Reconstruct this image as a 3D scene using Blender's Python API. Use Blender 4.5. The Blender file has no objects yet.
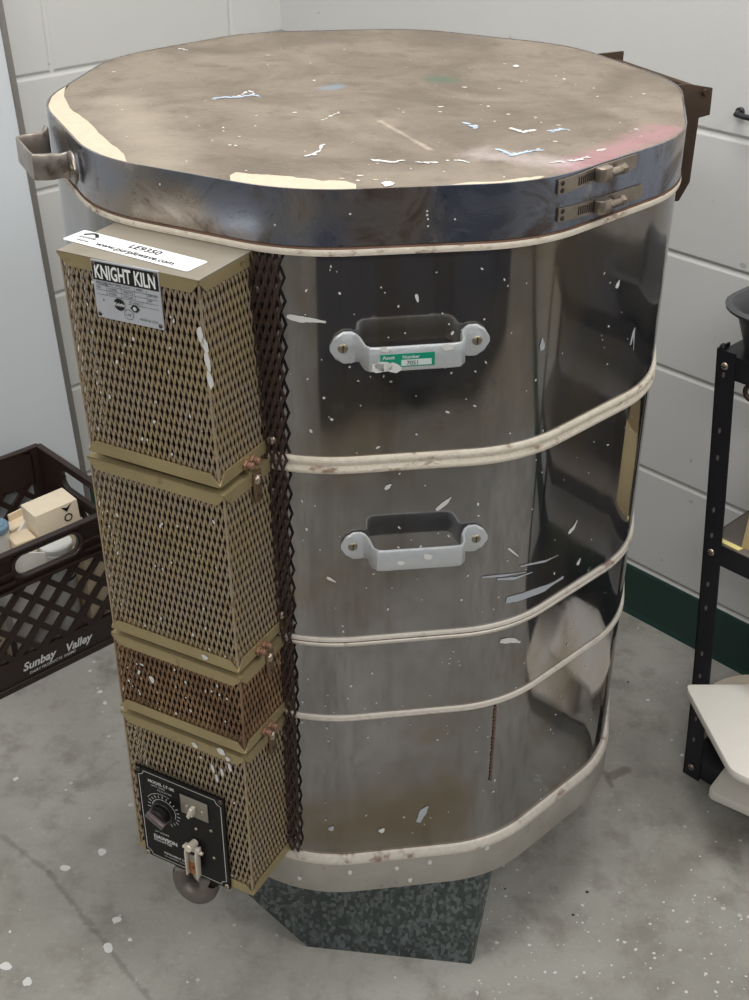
import bpy, bmesh, math, random
from mathutils import Vector, Matrix
random.seed(7)
S = bpy.context.scene
COL = S.collection
PI = math.pi

# ------------------------------------------------------------------ camera
CAM = Vector((0.0, -1.46433, 1.45337))
FW = Vector((0.00661082, 0.85367346, -0.52076667))
RT = Vector((0.99997726, -0.00495002, 0.00457972))
UP = Vector((-0.00133178, 0.52078511, 0.85368677))
F = 1249.84
cd = bpy.data.cameras.new('camera'); cam = bpy.data.objects.new('camera', cd); COL.objects.link(cam)
cam.matrix_world = Matrix(((RT.x, UP.x, -FW.x, CAM.x), (RT.y, UP.y, -FW.y, CAM.y), (RT.z, UP.z, -FW.z, CAM.z), (0, 0, 0, 1)))
cd.sensor_fit = 'VERTICAL'; cd.sensor_height = 24; cd.lens = F / 1000 * 24; cd.clip_start = .02
S.camera = cam
S.view_settings.view_transform = 'Standard'; S.view_settings.look = 'None'
S.view_settings.gamma = 1; S.view_settings.use_curve_mapping = False
S.view_settings.exposure = 0.12

def ray(px, py): return (FW + RT * ((px - 374.5) / F) - UP * ((py - 500) / F)).normalized()
def at_plane(px, py, n, c):
    v = ray(px, py); return CAM + v * ((c - CAM.dot(n)) / v.dot(n))
def at_z(px, py, z): return at_plane(px, py, Vector((0, 0, 1)), z)

# ------------------------------------------------------------------ frames
WA = math.radians(-46.657)
D = Vector((math.cos(WA), math.sin(WA), 0))        # along the right wall, towards the viewer's right
N = Vector((-D.y, D.x, 0))                         # into the right wall
Z = Vector((0, 0, 1))
NW, LW = 0.7205, -1.0216                           # right wall: X.N = NW, left wall: X.D = LW
def W(d, n, z=0.0): return D * d + N * n + Z * z

# ------------------------------------------------------------------ materials
def srgb(r, g, b):
    f = lambda c: (c / 255 / 12.92) if c / 255 <= .04045 else ((c / 255 + .055) / 1.055) ** 2.4
    return (f(r), f(g), f(b), 1)
class NT:
    def __init__(s, name):
        s.m = bpy.data.materials.new(name); s.m.use_nodes = True; s.t = s.m.node_tree
        s.p = s.t.nodes['Principled BSDF']; s.pos = None
    def node(s, typ, **kw):
        n = s.t.nodes.new(typ)
        for k, v in kw.items(): setattr(n, k, v)
        return n
    def ln(s, a, b): s.t.links.new(a, b)
    def set(s, sock, v):
        if hasattr(v, 'is_output'): s.ln(v, sock)
        else: sock.default_value = v
    def geo(s):
        if s.pos is None: s.pos = s.node('ShaderNodeNewGeometry').outputs['Position']
        return s.pos
    def noise(s, scale, detail=4, rough=.55, vec=None, stretch=None, dist=0):
        v = vec or s.geo()
        if stretch:
            m = s.node('ShaderNodeMapping'); s.ln(v, m.inputs['Vector']); m.inputs['Scale'].default_value = stretch; v = m.outputs[0]
        n = s.node('ShaderNodeTexNoise'); s.ln(v, n.inputs['Vector'])
        n.inputs['Scale'].default_value = scale; n.inputs['Detail'].default_value = detail
        n.inputs['Roughness'].default_value = rough; n.inputs['Distortion'].default_value = dist
        return n.outputs[0]
    def ramp(s, v, a, b, lo=0, hi=1):
        n = s.node('ShaderNodeMapRange', interpolation_type='SMOOTHSTEP'); s.set(n.inputs[0], v)
        n.inputs[1].default_value = a; n.inputs[2].default_value = b; n.inputs[3].default_value = lo; n.inputs[4].default_value = hi
        return n.outputs[0]
    def mix(s, f, a, b):
        n = s.node('ShaderNodeMix', data_type='RGBA'); s.set(n.inputs[0], f); s.set(n.inputs[6], a); s.set(n.inputs[7], b)
        return n.outputs[2]
    def math(s, op, a, b=0.0):
        n = s.node('ShaderNodeMath', operation=op); s.set(n.inputs[0], a); s.set(n.inputs[1], b); return n.outputs[0]
    def bump(s, h, dist=.001, strength=1):
        n = s.node('ShaderNodeBump'); s.ln(h, n.inputs['Height']); n.inputs['Distance'].default_value = dist; n.inputs['Strength'].default_value = strength
        s.ln(n.outputs[0], s.p.inputs['Normal'])
    def seg(s, a, b, r, soft, wob=0.0, nz=None):
        """mask round the line a-b on the surface (a smear of paint), edge broken up by noise"""
        a, b = Vector(a), Vector(b); ba = b - a
        sub = s.node('ShaderNodeVectorMath', operation='SUBTRACT'); s.ln(s.geo(), sub.inputs[0]); sub.inputs[1].default_value = a
        dt = s.node('ShaderNodeVectorMath', operation='DOT_PRODUCT'); s.ln(sub.outputs[0], dt.inputs[0]); dt.inputs[1].default_value = ba / max(ba.length_squared, 1e-9)
        cl = s.node('ShaderNodeClamp'); s.ln(dt.outputs['Value'], cl.inputs[0])
        sc = s.node('ShaderNodeVectorMath', operation='SCALE'); sc.inputs[0].default_value = ba; s.ln(cl.outputs[0], sc.inputs['Scale'])
        df = s.node('ShaderNodeVectorMath', operation='DISTANCE'); s.ln(sub.outputs[0], df.inputs[0]); s.ln(sc.outputs[0], df.inputs[1])
        dist = df.outputs['Value']
        if nz is not None: dist = s.math('ADD', dist, s.math('MULTIPLY', s.math('SUBTRACT', nz, .5), wob))
        return s.ramp(dist, r + soft, max(r - soft, 0), 0, 1)

def simple(name, col, rough=.5, metal=0.0, var=.12, scale=30, bump=0.0, bscale=200, spec=.5):
    t = NT(name); c = Vector(col[:3])
    nz = t.noise(scale)
    t.set(t.p.inputs['Base Color'], t.mix(nz, tuple(c * (1 - var)) + (1,), tuple(min(1, x * (1 + var)) for x in c) + (1,)))
    t.p.inputs['Roughness'].default_value = rough; t.p.inputs['Metallic'].default_value = metal
    t.p.inputs['Specular IOR Level'].default_value = spec
    if bump: t.bump(t.noise(bscale, 3), bump)
    return t.m
MAT = {}
def setup_materials():
    M = MAT
    # polished stainless jacket, worn and dull in patches
    t = NT('stainless_jacket')
    big = t.noise(5, 4, .6, dist=.4); str_ = t.noise(9, 4, .6, stretch=(3, 3, .35)); fine = t.noise(60, 4, .7)
    c = t.mix(t.ramp(big, .35, .7), srgb(146, 145, 147), srgb(128, 118, 102))
    c = t.mix(t.ramp(str_, .55, .75, 0, .35), c, srgb(96, 84, 68))
    c = t.mix(t.ramp(fine, .62, .8, 0, .35), c, srgb(92, 84, 74))
    t.set(t.p.inputs['Base Color'], c); t.set(t.p.inputs['Metallic'], t.ramp(big, .3, .75, .96, .80))
    t.set(t.p.inputs['Roughness'], t.math('ADD', t.ramp(big, .3, .75, .045, .12), t.ramp(fine, .5, .8, 0, .08)))
    t.bump(t.noise(7, 2), .0010, .5)
    M['steel'] = t.m
    # heat-tinted lid band
    t = NT('heat_tinted_steel')
    big = t.noise(14, 5, .65, dist=.8); b2 = t.noise(7, 3); fine = t.noise(90, 4)
    c = t.mix(t.ramp(b2, .4, .6), srgb(140, 146, 160), srgb(168, 158, 148))
    c = t.mix(t.ramp(big, .5, .68, 0, .85), c, srgb(96, 78, 68))
    c = t.mix(t.ramp(t.noise(22, 4), .62, .74, 0, .8), c, srgb(196, 186, 180))
    c = t.mix(t.ramp(fine, .62, .8, 0, .5), c, srgb(60, 48, 42))
    t.set(t.p.inputs['Base Color'], c); t.p.inputs['Metallic'].default_value = .92
    t.set(t.p.inputs['Roughness'], t.ramp(big, .35, .7, .22, .42))
    t.bump(t.noise(9, 2), .001, .6)
    M['band'] = t.m
    # dull base pan
    t = NT('dull_base_steel')
    nz = t.noise(25, 5); c = t.mix(nz, srgb(158, 154, 148), srgb(194, 190, 183))
    c = t.mix(t.ramp(t.noise(70, 4), .62, .75, 0, .6), c, srgb(120, 104, 90))
    t.set(t.p.inputs['Base Color'], c); t.p.inputs['Metallic'].default_value = .5; t.p.inputs['Roughness'].default_value = .42
    M['base'] = t.m
    # cream seam: brick cement squeezed between the rings, rust in places
    t = NT('cream_seam')
    nz = t.noise(38, 5, .65, stretch=(1, 1, 2.2)); c = t.mix(t.noise(120, 3), srgb(200, 190, 174), srgb(230, 222, 208))
    c = t.mix(t.ramp(nz, .54, .68, 0, .8), c, srgb(122, 88, 68))
    t.set(t.p.inputs['Base Color'], c); t.p.inputs['Roughness'].default_value = .75
    t.bump(t.noise(260, 3), .0008)
    M['seam'] = t.m
    t = NT('lip_seam')
    nz = t.noise(40, 5, .65); c = t.mix(t.noise(120, 3), srgb(196, 189, 180), srgb(226, 219, 210))
    c = t.mix(t.ramp(nz, .56, .70, 0, .75), c, srgb(120, 84, 66))
    t.set(t.p.inputs['Base Color'], c); t.p.inputs['Roughness'].default_value = .45; t.p.inputs['Metallic'].default_value = .25
    M['lip_seam'] = t.m
    t = NT('rust_line'); t.set(t.p.inputs['Base Color'], t.mix(t.noise(50, 4), srgb(70, 46, 36), srgb(120, 92, 74))); t.p.inputs['Roughness'].default_value = .8
    M['rust'] = t.m
    # lid slab: grimy kiln wash over brick
    t = NT('lid_brick')
    n1 = t.noise(6, 6, .62, dist=.6); n2 = t.noise(28, 5, .65); n3 = t.noise(160, 3, .6)
    c = t.mix(t.ramp(n1, .33, .68), srgb(104, 94, 83), srgb(132, 121, 108))
    c = t.mix(t.ramp(n2, .48, .72, 0, .55), c, srgb(94, 82, 70))
    c = t.mix(t.ramp(n3, .62, .78, 0, .4), c, srgb(160, 149, 135))
    zt = 1.108
    P = lambda x, y: at_z(x, y, zt)
    wob = t.noise(40, 4, .7)
    def smear(c, a, b, r, soft, w, col, amt):
        m = t.seg(P(*a), P(*b), r, soft, w, wob); return t.mix(t.math('MULTIPLY', m, amt), c, col)
    c = smear(c, (575, 165), (668, 128), .012, .022, .05, srgb(160, 116, 124), .7)      # pink glaze at the right rim
    c = smear(c, (436, 78), (446, 79), .010, .016, .04, srgb(78, 100, 82), .8)           # green spot
    c = smear(c, (326, 87), (338, 85), .006, .010, .03, srgb(116, 136, 152), .6)
    c = smear(c, (480, 152), (560, 162), .010, .02, .06, srgb(180, 168, 170), .5)
    c = smear(c, (380, 120), (430, 148), .001, .004, .01, srgb(190, 178, 160), .5)
    c = smear(c, (120, 100), (160, 160), .03, .03, .05, srgb(164, 154, 138), .5)
    t.set(t.p.inputs['Base Color'], c); t.p.inputs['Roughness'].default_value = .72
    t.bump(t.math('ADD', n3, n2), .0012)
    M['lid'] = t.m
    M['cream'] = simple('bare_cream_brick', srgb(196, 183, 163), .85, var=.12, scale=90, bump=.001, bscale=300)
    M['paint'] = simple('white_paint_spatter', srgb(212, 212, 210), .5, var=.05)
    M['greypaint'] = simple('grey_glaze_smear', srgb(170, 176, 184), .5, var=.08)
    M['bluepaint'] = simple('pale_blue_glaze', srgb(176, 192, 210), .5, var=.1)
    M['pinkpaint'] = simple('pink_glaze', srgb(196, 150, 156), .6, var=.1)
    # expanded metal guards: brassy lacquer, dirty
    t = NT('brassy_expanded_metal')
    nz = t.noise(18, 4, .6); c = t.mix(t.ramp(nz, .35, .65), srgb(172, 156, 136), srgb(174, 156, 124))
    c = t.mix(t.ramp(t.noise(70, 3), .6, .75, 0, .6), c, srgb(92, 72, 54))
    c = t.mix(t.ramp(t.noise(120, 3), .68, .76, 0, .9), c, srgb(214, 204, 184))
    t.set(t.p.inputs['Base Color'], c); t.p.inputs['Metallic'].default_value = .55; t.p.inputs['Roughness'].default_value = .48
    M['mesh'] = t.m
    t = NT('rusty_brown_expanded_metal')
    nz = t.noise(25, 4, .6); c = t.mix(t.ramp(nz, .35, .65), srgb(130, 102, 80), srgb(158, 128, 98))
    t.set(t.p.inputs['Base Color'], c); t.p.inputs['Metallic'].default_value = .5; t.p.inputs['Roughness'].default_value = .55
    M['mesh_brown'] = t.m
    M['mesh_dark'] = simple('dark_brown_mesh', srgb(66, 50, 46), .55, .3, .25, 60)
    t = NT('brassy_sheet')
    c = t.mix(t.noise(14, 4, .6), srgb(152, 137, 102), srgb(186, 170, 130))
    c = t.mix(t.ramp(t.noise(45, 4, .7), .6, .76, 0, .7), c, srgb(104, 88, 62))
    t.set(t.p.inputs['Base Color'], c); t.p.inputs['Metallic'].default_value = .6; t.p.inputs['Roughness'].default_value = .42
    M['brass'] = t.m
    t = NT('grimy_box_top')
    c = t.mix(t.noise(16, 5, .65), srgb(128, 121, 108), srgb(168, 161, 149))
    t.set(t.p.inputs['Base Color'], c); t.p.inputs['Metallic'].default_value = .4; t.p.inputs['Roughness'].default_value = .5
    M['boxtop'] = t.m
    M['inner'] = simple('inner_shade_dark', srgb(38, 29, 24), .6, .4, .3, 20)  # near-black: shade inside the mesh boxes put into the colour
    M['bolt'] = simple('plated_bolt', srgb(176, 160, 144), .35, .8, .15)
    M['darkbolt'] = simple('dark_bolt', srgb(92, 80, 74), .4, .7, .15)
    M['copperbolt'] = simple('rusty_copper_bolt', srgb(150, 116, 98), .5, .5, .2, 80)
    M['brownbracket'] = simple('brown_tab_metal', srgb(122, 100, 78), .45, .6, .2, 60)
    M['alu'] = simple('cast_aluminium', srgb(200, 204, 208), .42, .5, .08, 60, .0006, 150)
    t = NT('stained_aluminium')
    c = t.mix(t.noise(30, 4), srgb(140, 132, 126), srgb(184, 176, 168)); c = t.mix(t.ramp(t.noise(45, 4), .55, .7, 0, .8), c, srgb(104, 78, 70))
    t.set(t.p.inputs['Base Color'], c); t.p.inputs['Metallic'].default_value = .85; t.p.inputs['Roughness'].default_value = .38
    M['alu_stain'] = t.m
    M['slot'] = simple('screw_slot_dark', srgb(40, 36, 34), .6)
    M['brass_screw'] = simple('dull_brass_screw', srgb(150, 142, 122), .4, .8)
    M['green_tag'] = simple('green_asset_tag', srgb(16, 140, 110), .35, var=.03)
    M['white'] = simple('white_print', srgb(235, 236, 238), .45, var=.02)
    M['tagwhite'] = simple('tag_window', srgb(200, 214, 212), .4, var=.03)
    M['black'] = simple('black_print', srgb(12, 12, 13), .6, var=.05)
    M['plate'] = simple('aluminium_nameplate', srgb(196, 200, 208), .38, .35, .05, 40)
    M['panel'] = simple('black_enamel_panel', srgb(10, 10, 11), .45, 0, .15, 60, spec=.25)
    M['print'] = simple('silver_print', srgb(205, 205, 205), .45, var=.03)
    M['knob'] = simple('black_knob', srgb(30, 27, 28), .3)
    M['knobtop'] = simple('worn_purple_grey_knob', srgb(104, 92, 96), .35, .2)
    M['greyplate'] = simple('brushed_switch_plate', srgb(150, 146, 136), .4, .6)
    M['ivory'] = simple('ivory_metal', srgb(214, 206, 192), .4, .3)
    M['copper'] = simple('copper_strip', srgb(170, 112, 76), .4, .7, .15, 100)
    M['weight'] = simple('grey_iron_weight', srgb(104, 97, 92), .5, .35, .15, 50, .0008, 120)
    t = NT('clamp_steel'); c = t.mix(t.noise(60, 4), srgb(120, 106, 94), srgb(190, 178, 164))
    t.set(t.p.inputs['Base Color'], c); t.p.inputs['Metallic'].default_value = .85; t.p.inputs['Roughness'].default_value = .36
    M['clamp'] = t.m
    M['hinge'] = simple('dark_rusty_hinge', srgb(74, 58, 46), .55, .4, .3, 40)
    # galvanised
    t = NT('galvanised_sheet')
    v = t.node('ShaderNodeTexVoronoi'); t.ln(t.geo(), v.inputs['Vector']); v.inputs['Scale'].default_value = 210
    mp = t.node('ShaderNodeMapping'); t.ln(t.geo(), mp.inputs['Vector']); mp.inputs['Scale'].default_value = (1, 1, .6); mp.inputs['Rotation'].default_value = (.3, .7, .2); t.ln(mp.outputs[0], v.inputs['Vector'])
    sp = t.node('ShaderNodeSeparateColor'); t.ln(v.outputs['Color'], sp.inputs[0])
    c = t.mix(t.ramp(sp.outputs[0], .3, 1.0), srgb(80, 88, 88), srgb(124, 132, 134)); c = t.mix(t.ramp(t.noise(60, 4, .7), .5, .7, 0, .6), c, srgb(74, 80, 80))
    t.set(t.p.inputs['Base Color'], c); t.p.inputs['Metallic'].default_value = .75
    t.set(t.p.inputs['Roughness'], t.ramp(sp.outputs[1], 0, 1, .28, .5))
    M['galv'] = t.m
    # concrete
    t = NT('spattered_concrete')
    n1 = t.noise(2.2, 6, .6, dist=.5); n2 = t.noise(14, 6, .65); n3 = t.noise(120, 3)
    c = t.mix(t.ramp(n1, .3, .7), srgb(142, 140, 133), srgb(170, 168, 162))
    c = t.mix(t.ramp(n2, .46, .7, 0, .65), c, srgb(122, 118, 111))
    c = t.mix(t.ramp(t.noise(5, 5, .7), .58, .7, 0, .55), c, srgb(104, 100, 93))
    c = t.mix(t.ramp(n3, .55, .8, 0, .25), c, srgb(200, 198, 192))
    v = t.node('ShaderNodeTexVoronoi'); t.ln(t.geo(), v.inputs['Vector']); v.inputs['Scale'].default_value = 48
    r = t.node('ShaderNodeSeparateColor'); t.ln(v.outputs['Color'], r.inputs[0])
    rad = t.ramp(r.outputs[0], .84, 1.0, 0, .17)
    spot = t.math('LESS_THAN', v.outputs['Distance'], rad)
    c = t.mix(t.math('MULTIPLY', spot, .7), c, srgb(202, 200, 194))
    a = [at_z(x, y, 0) for x, y in ((0, 835), (48, 872), (110, 950), (150, 1000))]
    wb = t.noise(30, 4, .7)
    for i in range(3):
        c = t.mix(t.math('MULTIPLY', t.seg(a[i], a[i + 1], .0015, .006, .026, wb), .45), c, srgb(96, 90, 84))
    c = t.mix(t.math('MULTIPLY', t.seg(at_z(612, 776, 0), at_z(626, 770, 0), .009, .004, .008, wb), .55), c, srgb(84, 72, 62))
    c = t.mix(t.math('MULTIPLY', t.seg(at_z(604, 772, 0), at_z(612, 786, 0), .004, .004, .008, wb), .55), c, srgb(84, 72, 62))
    c = t.mix(t.math('MULTIPLY', t.seg(at_z(660, 880, 0), at_z(735, 830, 0), .02, .03, .05, wb), .35), c, srgb(104, 98, 90))
    t.set(t.p.inputs['Base Color'], c); t.set(t.p.inputs['Roughness'], t.ramp(n2, .3, .7, .42, .6))
    t.bump(t.math('ADD', n2, n3), .0008)
    M['concrete'] = t.m
    # painted block walls
    for key, bw, off, col in (('block', .41, 0.0, (208, 208, 205)), ('block_long', 2.9, .5, (210, 210, 209))):
        t = NT('painted_' + key)
        uv = t.node('ShaderNodeUVMap'); b = t.node('ShaderNodeTexBrick'); t.ln(uv.outputs[0], b.inputs['Vector'])
        b.offset = .5; b.inputs['Scale'].default_value = 1; b.inputs['Mortar Size'].default_value = .0075; b.inputs['Mortar Smooth'].default_value = .9
        b.inputs['Brick Width'].default_value = bw; b.inputs['Row Height'].default_value = .2058
        b.inputs['Color1'].default_value = b.inputs['Color2'].default_value = (1, 1, 1, 1); b.inputs['Mortar'].default_value = (0, 0, 0, 1)
        n = t.noise(3, 4); sp_ = t.ramp(t.noise(26, 2, .5), .735, .75, 0, .5)
        c = t.mix(n, srgb(*[x - 5 for x in col]), srgb(*[x + 3 for x in col])); c = t.mix(sp_, c, srgb(150, 148, 144))
        c = t.mix(t.math('MULTIPLY', b.outputs['Fac'], .25), c, srgb(222, 222, 220))
        t.set(t.p.inputs['Base Color'], c); t.p.inputs['Roughness'].default_value = .55
        h = t.math('ADD', t.math('MULTIPLY', t.math('SUBTRACT', 1.0, b.outputs['Fac']), 1.0), t.math('MULTIPLY', t.noise(180, 3), .12))
        t.bump(h, .0020)
        M[key] = t.m
    M['green_base'] = simple('dark_green_cove_base', srgb(26, 56, 50), .45, var=.08, scale=12)
    M['ceil'] = simple('ceiling_tile_white', srgb(226, 226, 222), .8, var=.03)
    M['backwall'] = simple('dim_painted_wall', srgb(150, 148, 144), .7, var=.04)
    M['reflect_navy'] = simple('navy_for_reflections', srgb(62, 66, 84), .6, var=.15, scale=4)  # dark tone for the added band and cabinet mirrored in the steel
    M['whiteboard'] = simple('white_laminate', srgb(212, 217, 222), .35, var=.015, scale=3)
    M['edging'] = simple('grey_aluminium_edging', srgb(142, 138, 134), .4, .5, .1)
    M['crate'] = simple('dark_brown_plastic', srgb(50, 38, 35), .38, 0, .12, 30)
    M['carton'] = simple('pale_carton_board', srgb(226, 208, 180), .7, 0, .06, 60)
    M['carton2'] = simple('cream_carton_board', srgb(230, 216, 192), .7, 0, .05, 60)
    M['cartonprint'] = simple('faded_brown_print', srgb(150, 116, 92), .7)
    M['paper'] = simple('white_paper', srgb(238, 232, 226), .7, 0, .04, 30)
    M['plasticwhite'] = simple('translucent_white_plastic', srgb(214, 214, 210), .35, 0, .04)
    M['bluelid'] = simple('grey_blue_lid', srgb(112, 140, 162), .35, 0, .08)
    M['shelfmetal'] = simple('black_enamelled_steel', srgb(38, 38, 44), .38, .1, .12, 40)
    M['shelfboard'] = simple('grey_particle_deck', srgb(110, 104, 98), .7, 0, .15, 60)
    M['tub'] = simple('charcoal_plastic', srgb(64, 65, 68), .45, 0, .1, 50)
    M['blackfelt'] = simple('matt_black_carton', srgb(12, 12, 14), .75)
    M['yellow'] = simple('pale_yellow_card', srgb(240, 226, 150), .6, 0, .05)
    M['tan'] = simple('tan_fibreboard', srgb(232, 210, 160), .7, 0, .06, 50)
    M['slab'] = simple('white_kiln_wash_slab', srgb(222, 218, 210), .7, 0, .05, 20, .0006, 120)
    M['slabedge'] = simple('cream_slab', srgb(214, 202, 184), .7, 0, .06, 30)
    M['ringbrown'] = simple('dark_brown_iron', srgb(62, 44, 40), .45, .3)
setup_materials()

# ------------------------------------------------------------------ object plumbing
ALLMATS = MAT
class B:
    """collects geometry in world space; becomes ONE mesh object"""
    def __init__(s): s.bm = bmesh.new(); s.mats = []
    def mi(s, key):
        if key not in s.mats: s.mats.append(key)
        return s.mats.index(key)
    def face(s, pts, key):
        vs = [s.bm.verts.new(p) for p in pts]
        f = s.bm.faces.new(vs); f.material_index = s.mi(key); return f
    def box(s, o, ax, ay, az, key, bev=0.0):
        """o corner, ax/ay/az edge vectors"""
        o = Vector(o); tb = bmesh.new()
        v = [tb.verts.new(o + ax * i + ay * j + az * k) for k in (0, 1) for j in (0, 1) for i in (0, 1)]
        for q in ((0, 2, 3, 1), (4, 5, 7, 6), (0, 1, 5, 4), (2, 6, 7, 3), (0, 4, 6, 2), (1, 3, 7, 5)): tb.faces.new([v[i] for i in q])
        bmesh.ops.recalc_face_normals(tb, faces=tb.faces)
        if bev: bmesh.ops.bevel(tb, geom=tb.edges[:], offset=bev, segments=2, affect='EDGES', profile=.5)
        s.merge(tb, key)
    def merge(s, tb, key):
        m = s.mi(key); mp = {}
        for v in tb.verts: mp[v] = s.bm.verts.new(v.co)
        for f in tb.faces:
            try: nf = s.bm.faces.new([mp[v] for v in f.verts]); nf.material_index = m; nf.smooth = f.smooth
            except ValueError: pass
        tb.free()
    def prism(s, pts, ext, key, bev=0.0, key_side=None):
        """extrude planar polygon pts by vector ext"""
        tb = bmesh.new(); a = [tb.verts.new(p) for p in pts]; b = [tb.verts.new(Vector(p) + ext) for p in pts]
        n = len(a); tb.faces.new(a[::-1]); tb.faces.new(b)
        for i in range(n): tb.faces.new((a[i], a[(i + 1) % n], b[(i + 1) % n], b[i]))
        bmesh.ops.recalc_face_normals(tb, faces=tb.faces)
        if bev: bmesh.ops.bevel(tb, geom=tb.edges[:], offset=bev, segments=2, affect='EDGES', profile=.5)
        s.merge(tb, key)
    def cyl(s, a, b, r, key, seg=20, r2=None, bev=0.0):
        a, b = Vector(a), Vector(b); ax = (b - a).normalized()
        u = ax.orthogonal().normalized(); v = ax.cross(u); r2 = r if r2 is None else r2
        rings = [(a, r), (b, r2)]
        if bev: rings = [(a, r - bev), (a + ax * bev, r), (b - ax * bev, r2), (b, r2 - bev)]
        tb = bmesh.new(); R = []
        for c, q in rings: R.append([tb.verts.new(c + (u * math.cos(2 * PI * i / seg) + v * math.sin(2 * PI * i / seg)) * q) for i in range(seg)])
        for k in range(len(R) - 1):
            for i in range(seg):
                f = tb.faces.new((R[k][i], R[k][(i + 1) % seg], R[k + 1][(i + 1) % seg], R[k + 1][i])); f.smooth = True
        tb.faces.new(R[0][::-1]); tb.faces.new(R[-1])
        bmesh.ops.recalc_face_normals(tb, faces=tb.faces)
        s.merge(tb, key)
    def tube(s, pts, r, key, seg=12, closed=False):
        pts = [Vector(p) for p in pts]; n = len(pts); tb = bmesh.new(); R = []; up = None
        for i, p in enumerate(pts):
            if closed: t = pts[(i + 1) % n] - pts[i - 1]
            else: t = pts[min(i + 1, n - 1)] - pts[max(i - 1, 0)]
            t.normalize()
            u = t.orthogonal() if up is None else up - t * up.dot(t)
            u.normalize(); up = u; v = t.cross(u)
            rr = r[i] if isinstance(r, (list, tuple)) else r
            R.append([tb.verts.new(p + (u * math.cos(2 * PI * k / seg) + v * math.sin(2 * PI * k / seg)) * rr) for k in range(seg)])
        m = n if closed else n - 1
        for i in range(m):
            for k in range(seg):
                f = tb.faces.new((R[i][k], R[i][(k + 1) % seg], R[(i + 1) % n][(k + 1) % seg], R[(i + 1) % n][k])); f.smooth = True
        if not closed: tb.faces.new(R[0][::-1]); tb.faces.new(R[-1])
        bmesh.ops.recalc_face_normals(tb, faces=tb.faces)
        s.merge(tb, key)
    def dome(s, c, n, r, h, key, seg=16, rings=4):
        c = Vector(c); n = Vector(n).normalized(); u = n.orthogonal().normalized(); v = n.cross(u); tb = bmesh.new(); R = []
        for j in range(rings):
            a = j / rings * PI / 2
            R.append([tb.verts.new(c + n * h * math.sin(a) + (u * math.cos(2 * PI * i / seg) + v * math.sin(2 * PI * i / seg)) * r * math.cos(a)) for i in range(seg)])
        top = tb.verts.new(c + n * h)
        for j in range(rings - 1):
            for i in range(seg):
                f = tb.faces.new((R[j][i], R[j][(i + 1) % seg], R[j + 1][(i + 1) % seg], R[j + 1][i])); f.smooth = True
        for i in range(seg): f = tb.faces.new((R[-1][i], R[-1][(i + 1) % seg], top)); f.smooth = True
        tb.faces.new(R[0][::-1])
        s.merge(tb, key)
    def screw(s, c, n, r, h, key, slot=True):
        n = Vector(n).normalized(); s.dome(c, n, r, h, key)
        if slot:
            u = n.orthogonal().normalized(); u = (u * math.cos(.7) + n.cross(u) * math.sin(.7)); v = n.cross(u)
            s.box(Vector(c) + n * h * .82 - u * r * .7 - v * r * .12, u * r * 1.4, v * r * .24, n * h * .22, 'slot')
    def text(s, txt, o, u, v, size, key, align='LEFT', bold=0.0, lift=.0003, shear=0.0, xs=1.0):
        cu = bpy.data.curves.new('tmp', 'FONT'); cu.body = txt; cu.size = size; cu.align_x = align; cu.offset = bold; cu.shear = shear; cu.resolution_u = 3
        ob = bpy.data.objects.new('tmp', cu); COL.objects.link(ob); bpy.context.view_layer.update()
        dg = bpy.context.evaluated_depsgraph_get(); me = bpy.data.meshes.new_from_object(ob.evaluated_get(dg))
        u = Vector(u).normalized(); v = Vector(v).normalized(); n = u.cross(v); m = s.mi(key)
        vs = [s.bm.verts.new(Vector(o) + u * p.co.x * xs + v * p.co.y + n * lift) for p in me.vertices]
        for p in me.polygons:
            try: f = s.bm.faces.new([vs[i] for i in p.vertices]); f.material_index = m
            except ValueError: pass
        bpy.data.objects.remove(ob); bpy.data.curves.remove(cu); bpy.data.meshes.remove(me)
    def ribbon(s, pts, w, nrm, key, closed=False):
        """flat printed line"""
        n = len(pts); L = []; nrm = Vector(nrm)
        for i, p in enumerate(pts):
            a = pts[i - 1] if (closed or i) else pts[i]; b = pts[(i + 1) % n] if (closed or i < n - 1) else pts[i]
            t = (Vector(b) - Vector(a)).normalized(); q = nrm.cross(t).normalized() * w / 2
            L.append((Vector(p) - q, Vector(p) + q))
        for i in range(n if closed else n - 1):
            j = (i + 1) % n; s.face((L[i][0], L[j][0], L[j][1], L[i][1]), key)
    def build(s, name, parent=None, sharp=40, origin=None, smooth=True):
        bm = s.bm; me = bpy.data.meshes.new(name)
        lo = Vector((min(v.co.x for v in bm.verts), min(v.co.y for v in bm.verts), min(v.co.z for v in bm.verts)))
        hi = Vector((max(v.co.x for v in bm.verts), max(v.co.y for v in bm.verts), max(v.co.z for v in bm.verts)))
        c = Vector(origin) if origin is not None else Vector(((lo.x + hi.x) / 2, (lo.y + hi.y) / 2, lo.z))
        for v in bm.verts: v.co -= c
        for f in bm.faces: f.smooth = smooth
        bm.to_mesh(me); bm.free()
        if smooth: me.set_sharp_from_angle(angle=math.radians(sharp))
        for k in s.mats: me.materials.append(MAT[k])
        o = bpy.data.objects.new(name, me); COL.objects.link(o)
        o['wl'] = list(c)
        if parent is not None:
            o.parent = parent; o.location = c - Vector(parent['wl'])
        else: o.location = c
        return o
def empty(name, loc):
    o = bpy.data.objects.new(name, None); COL.objects.link(o); o.location = loc; o['wl'] = list(loc); o.empty_display_size = .1; return o
def tag(o, label, cat, group=None):
    o['label'] = label; o['category'] = cat
    if group: o['group'] = group
    return o
def structure(o): o['kind'] = 'structure'; return o

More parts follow.
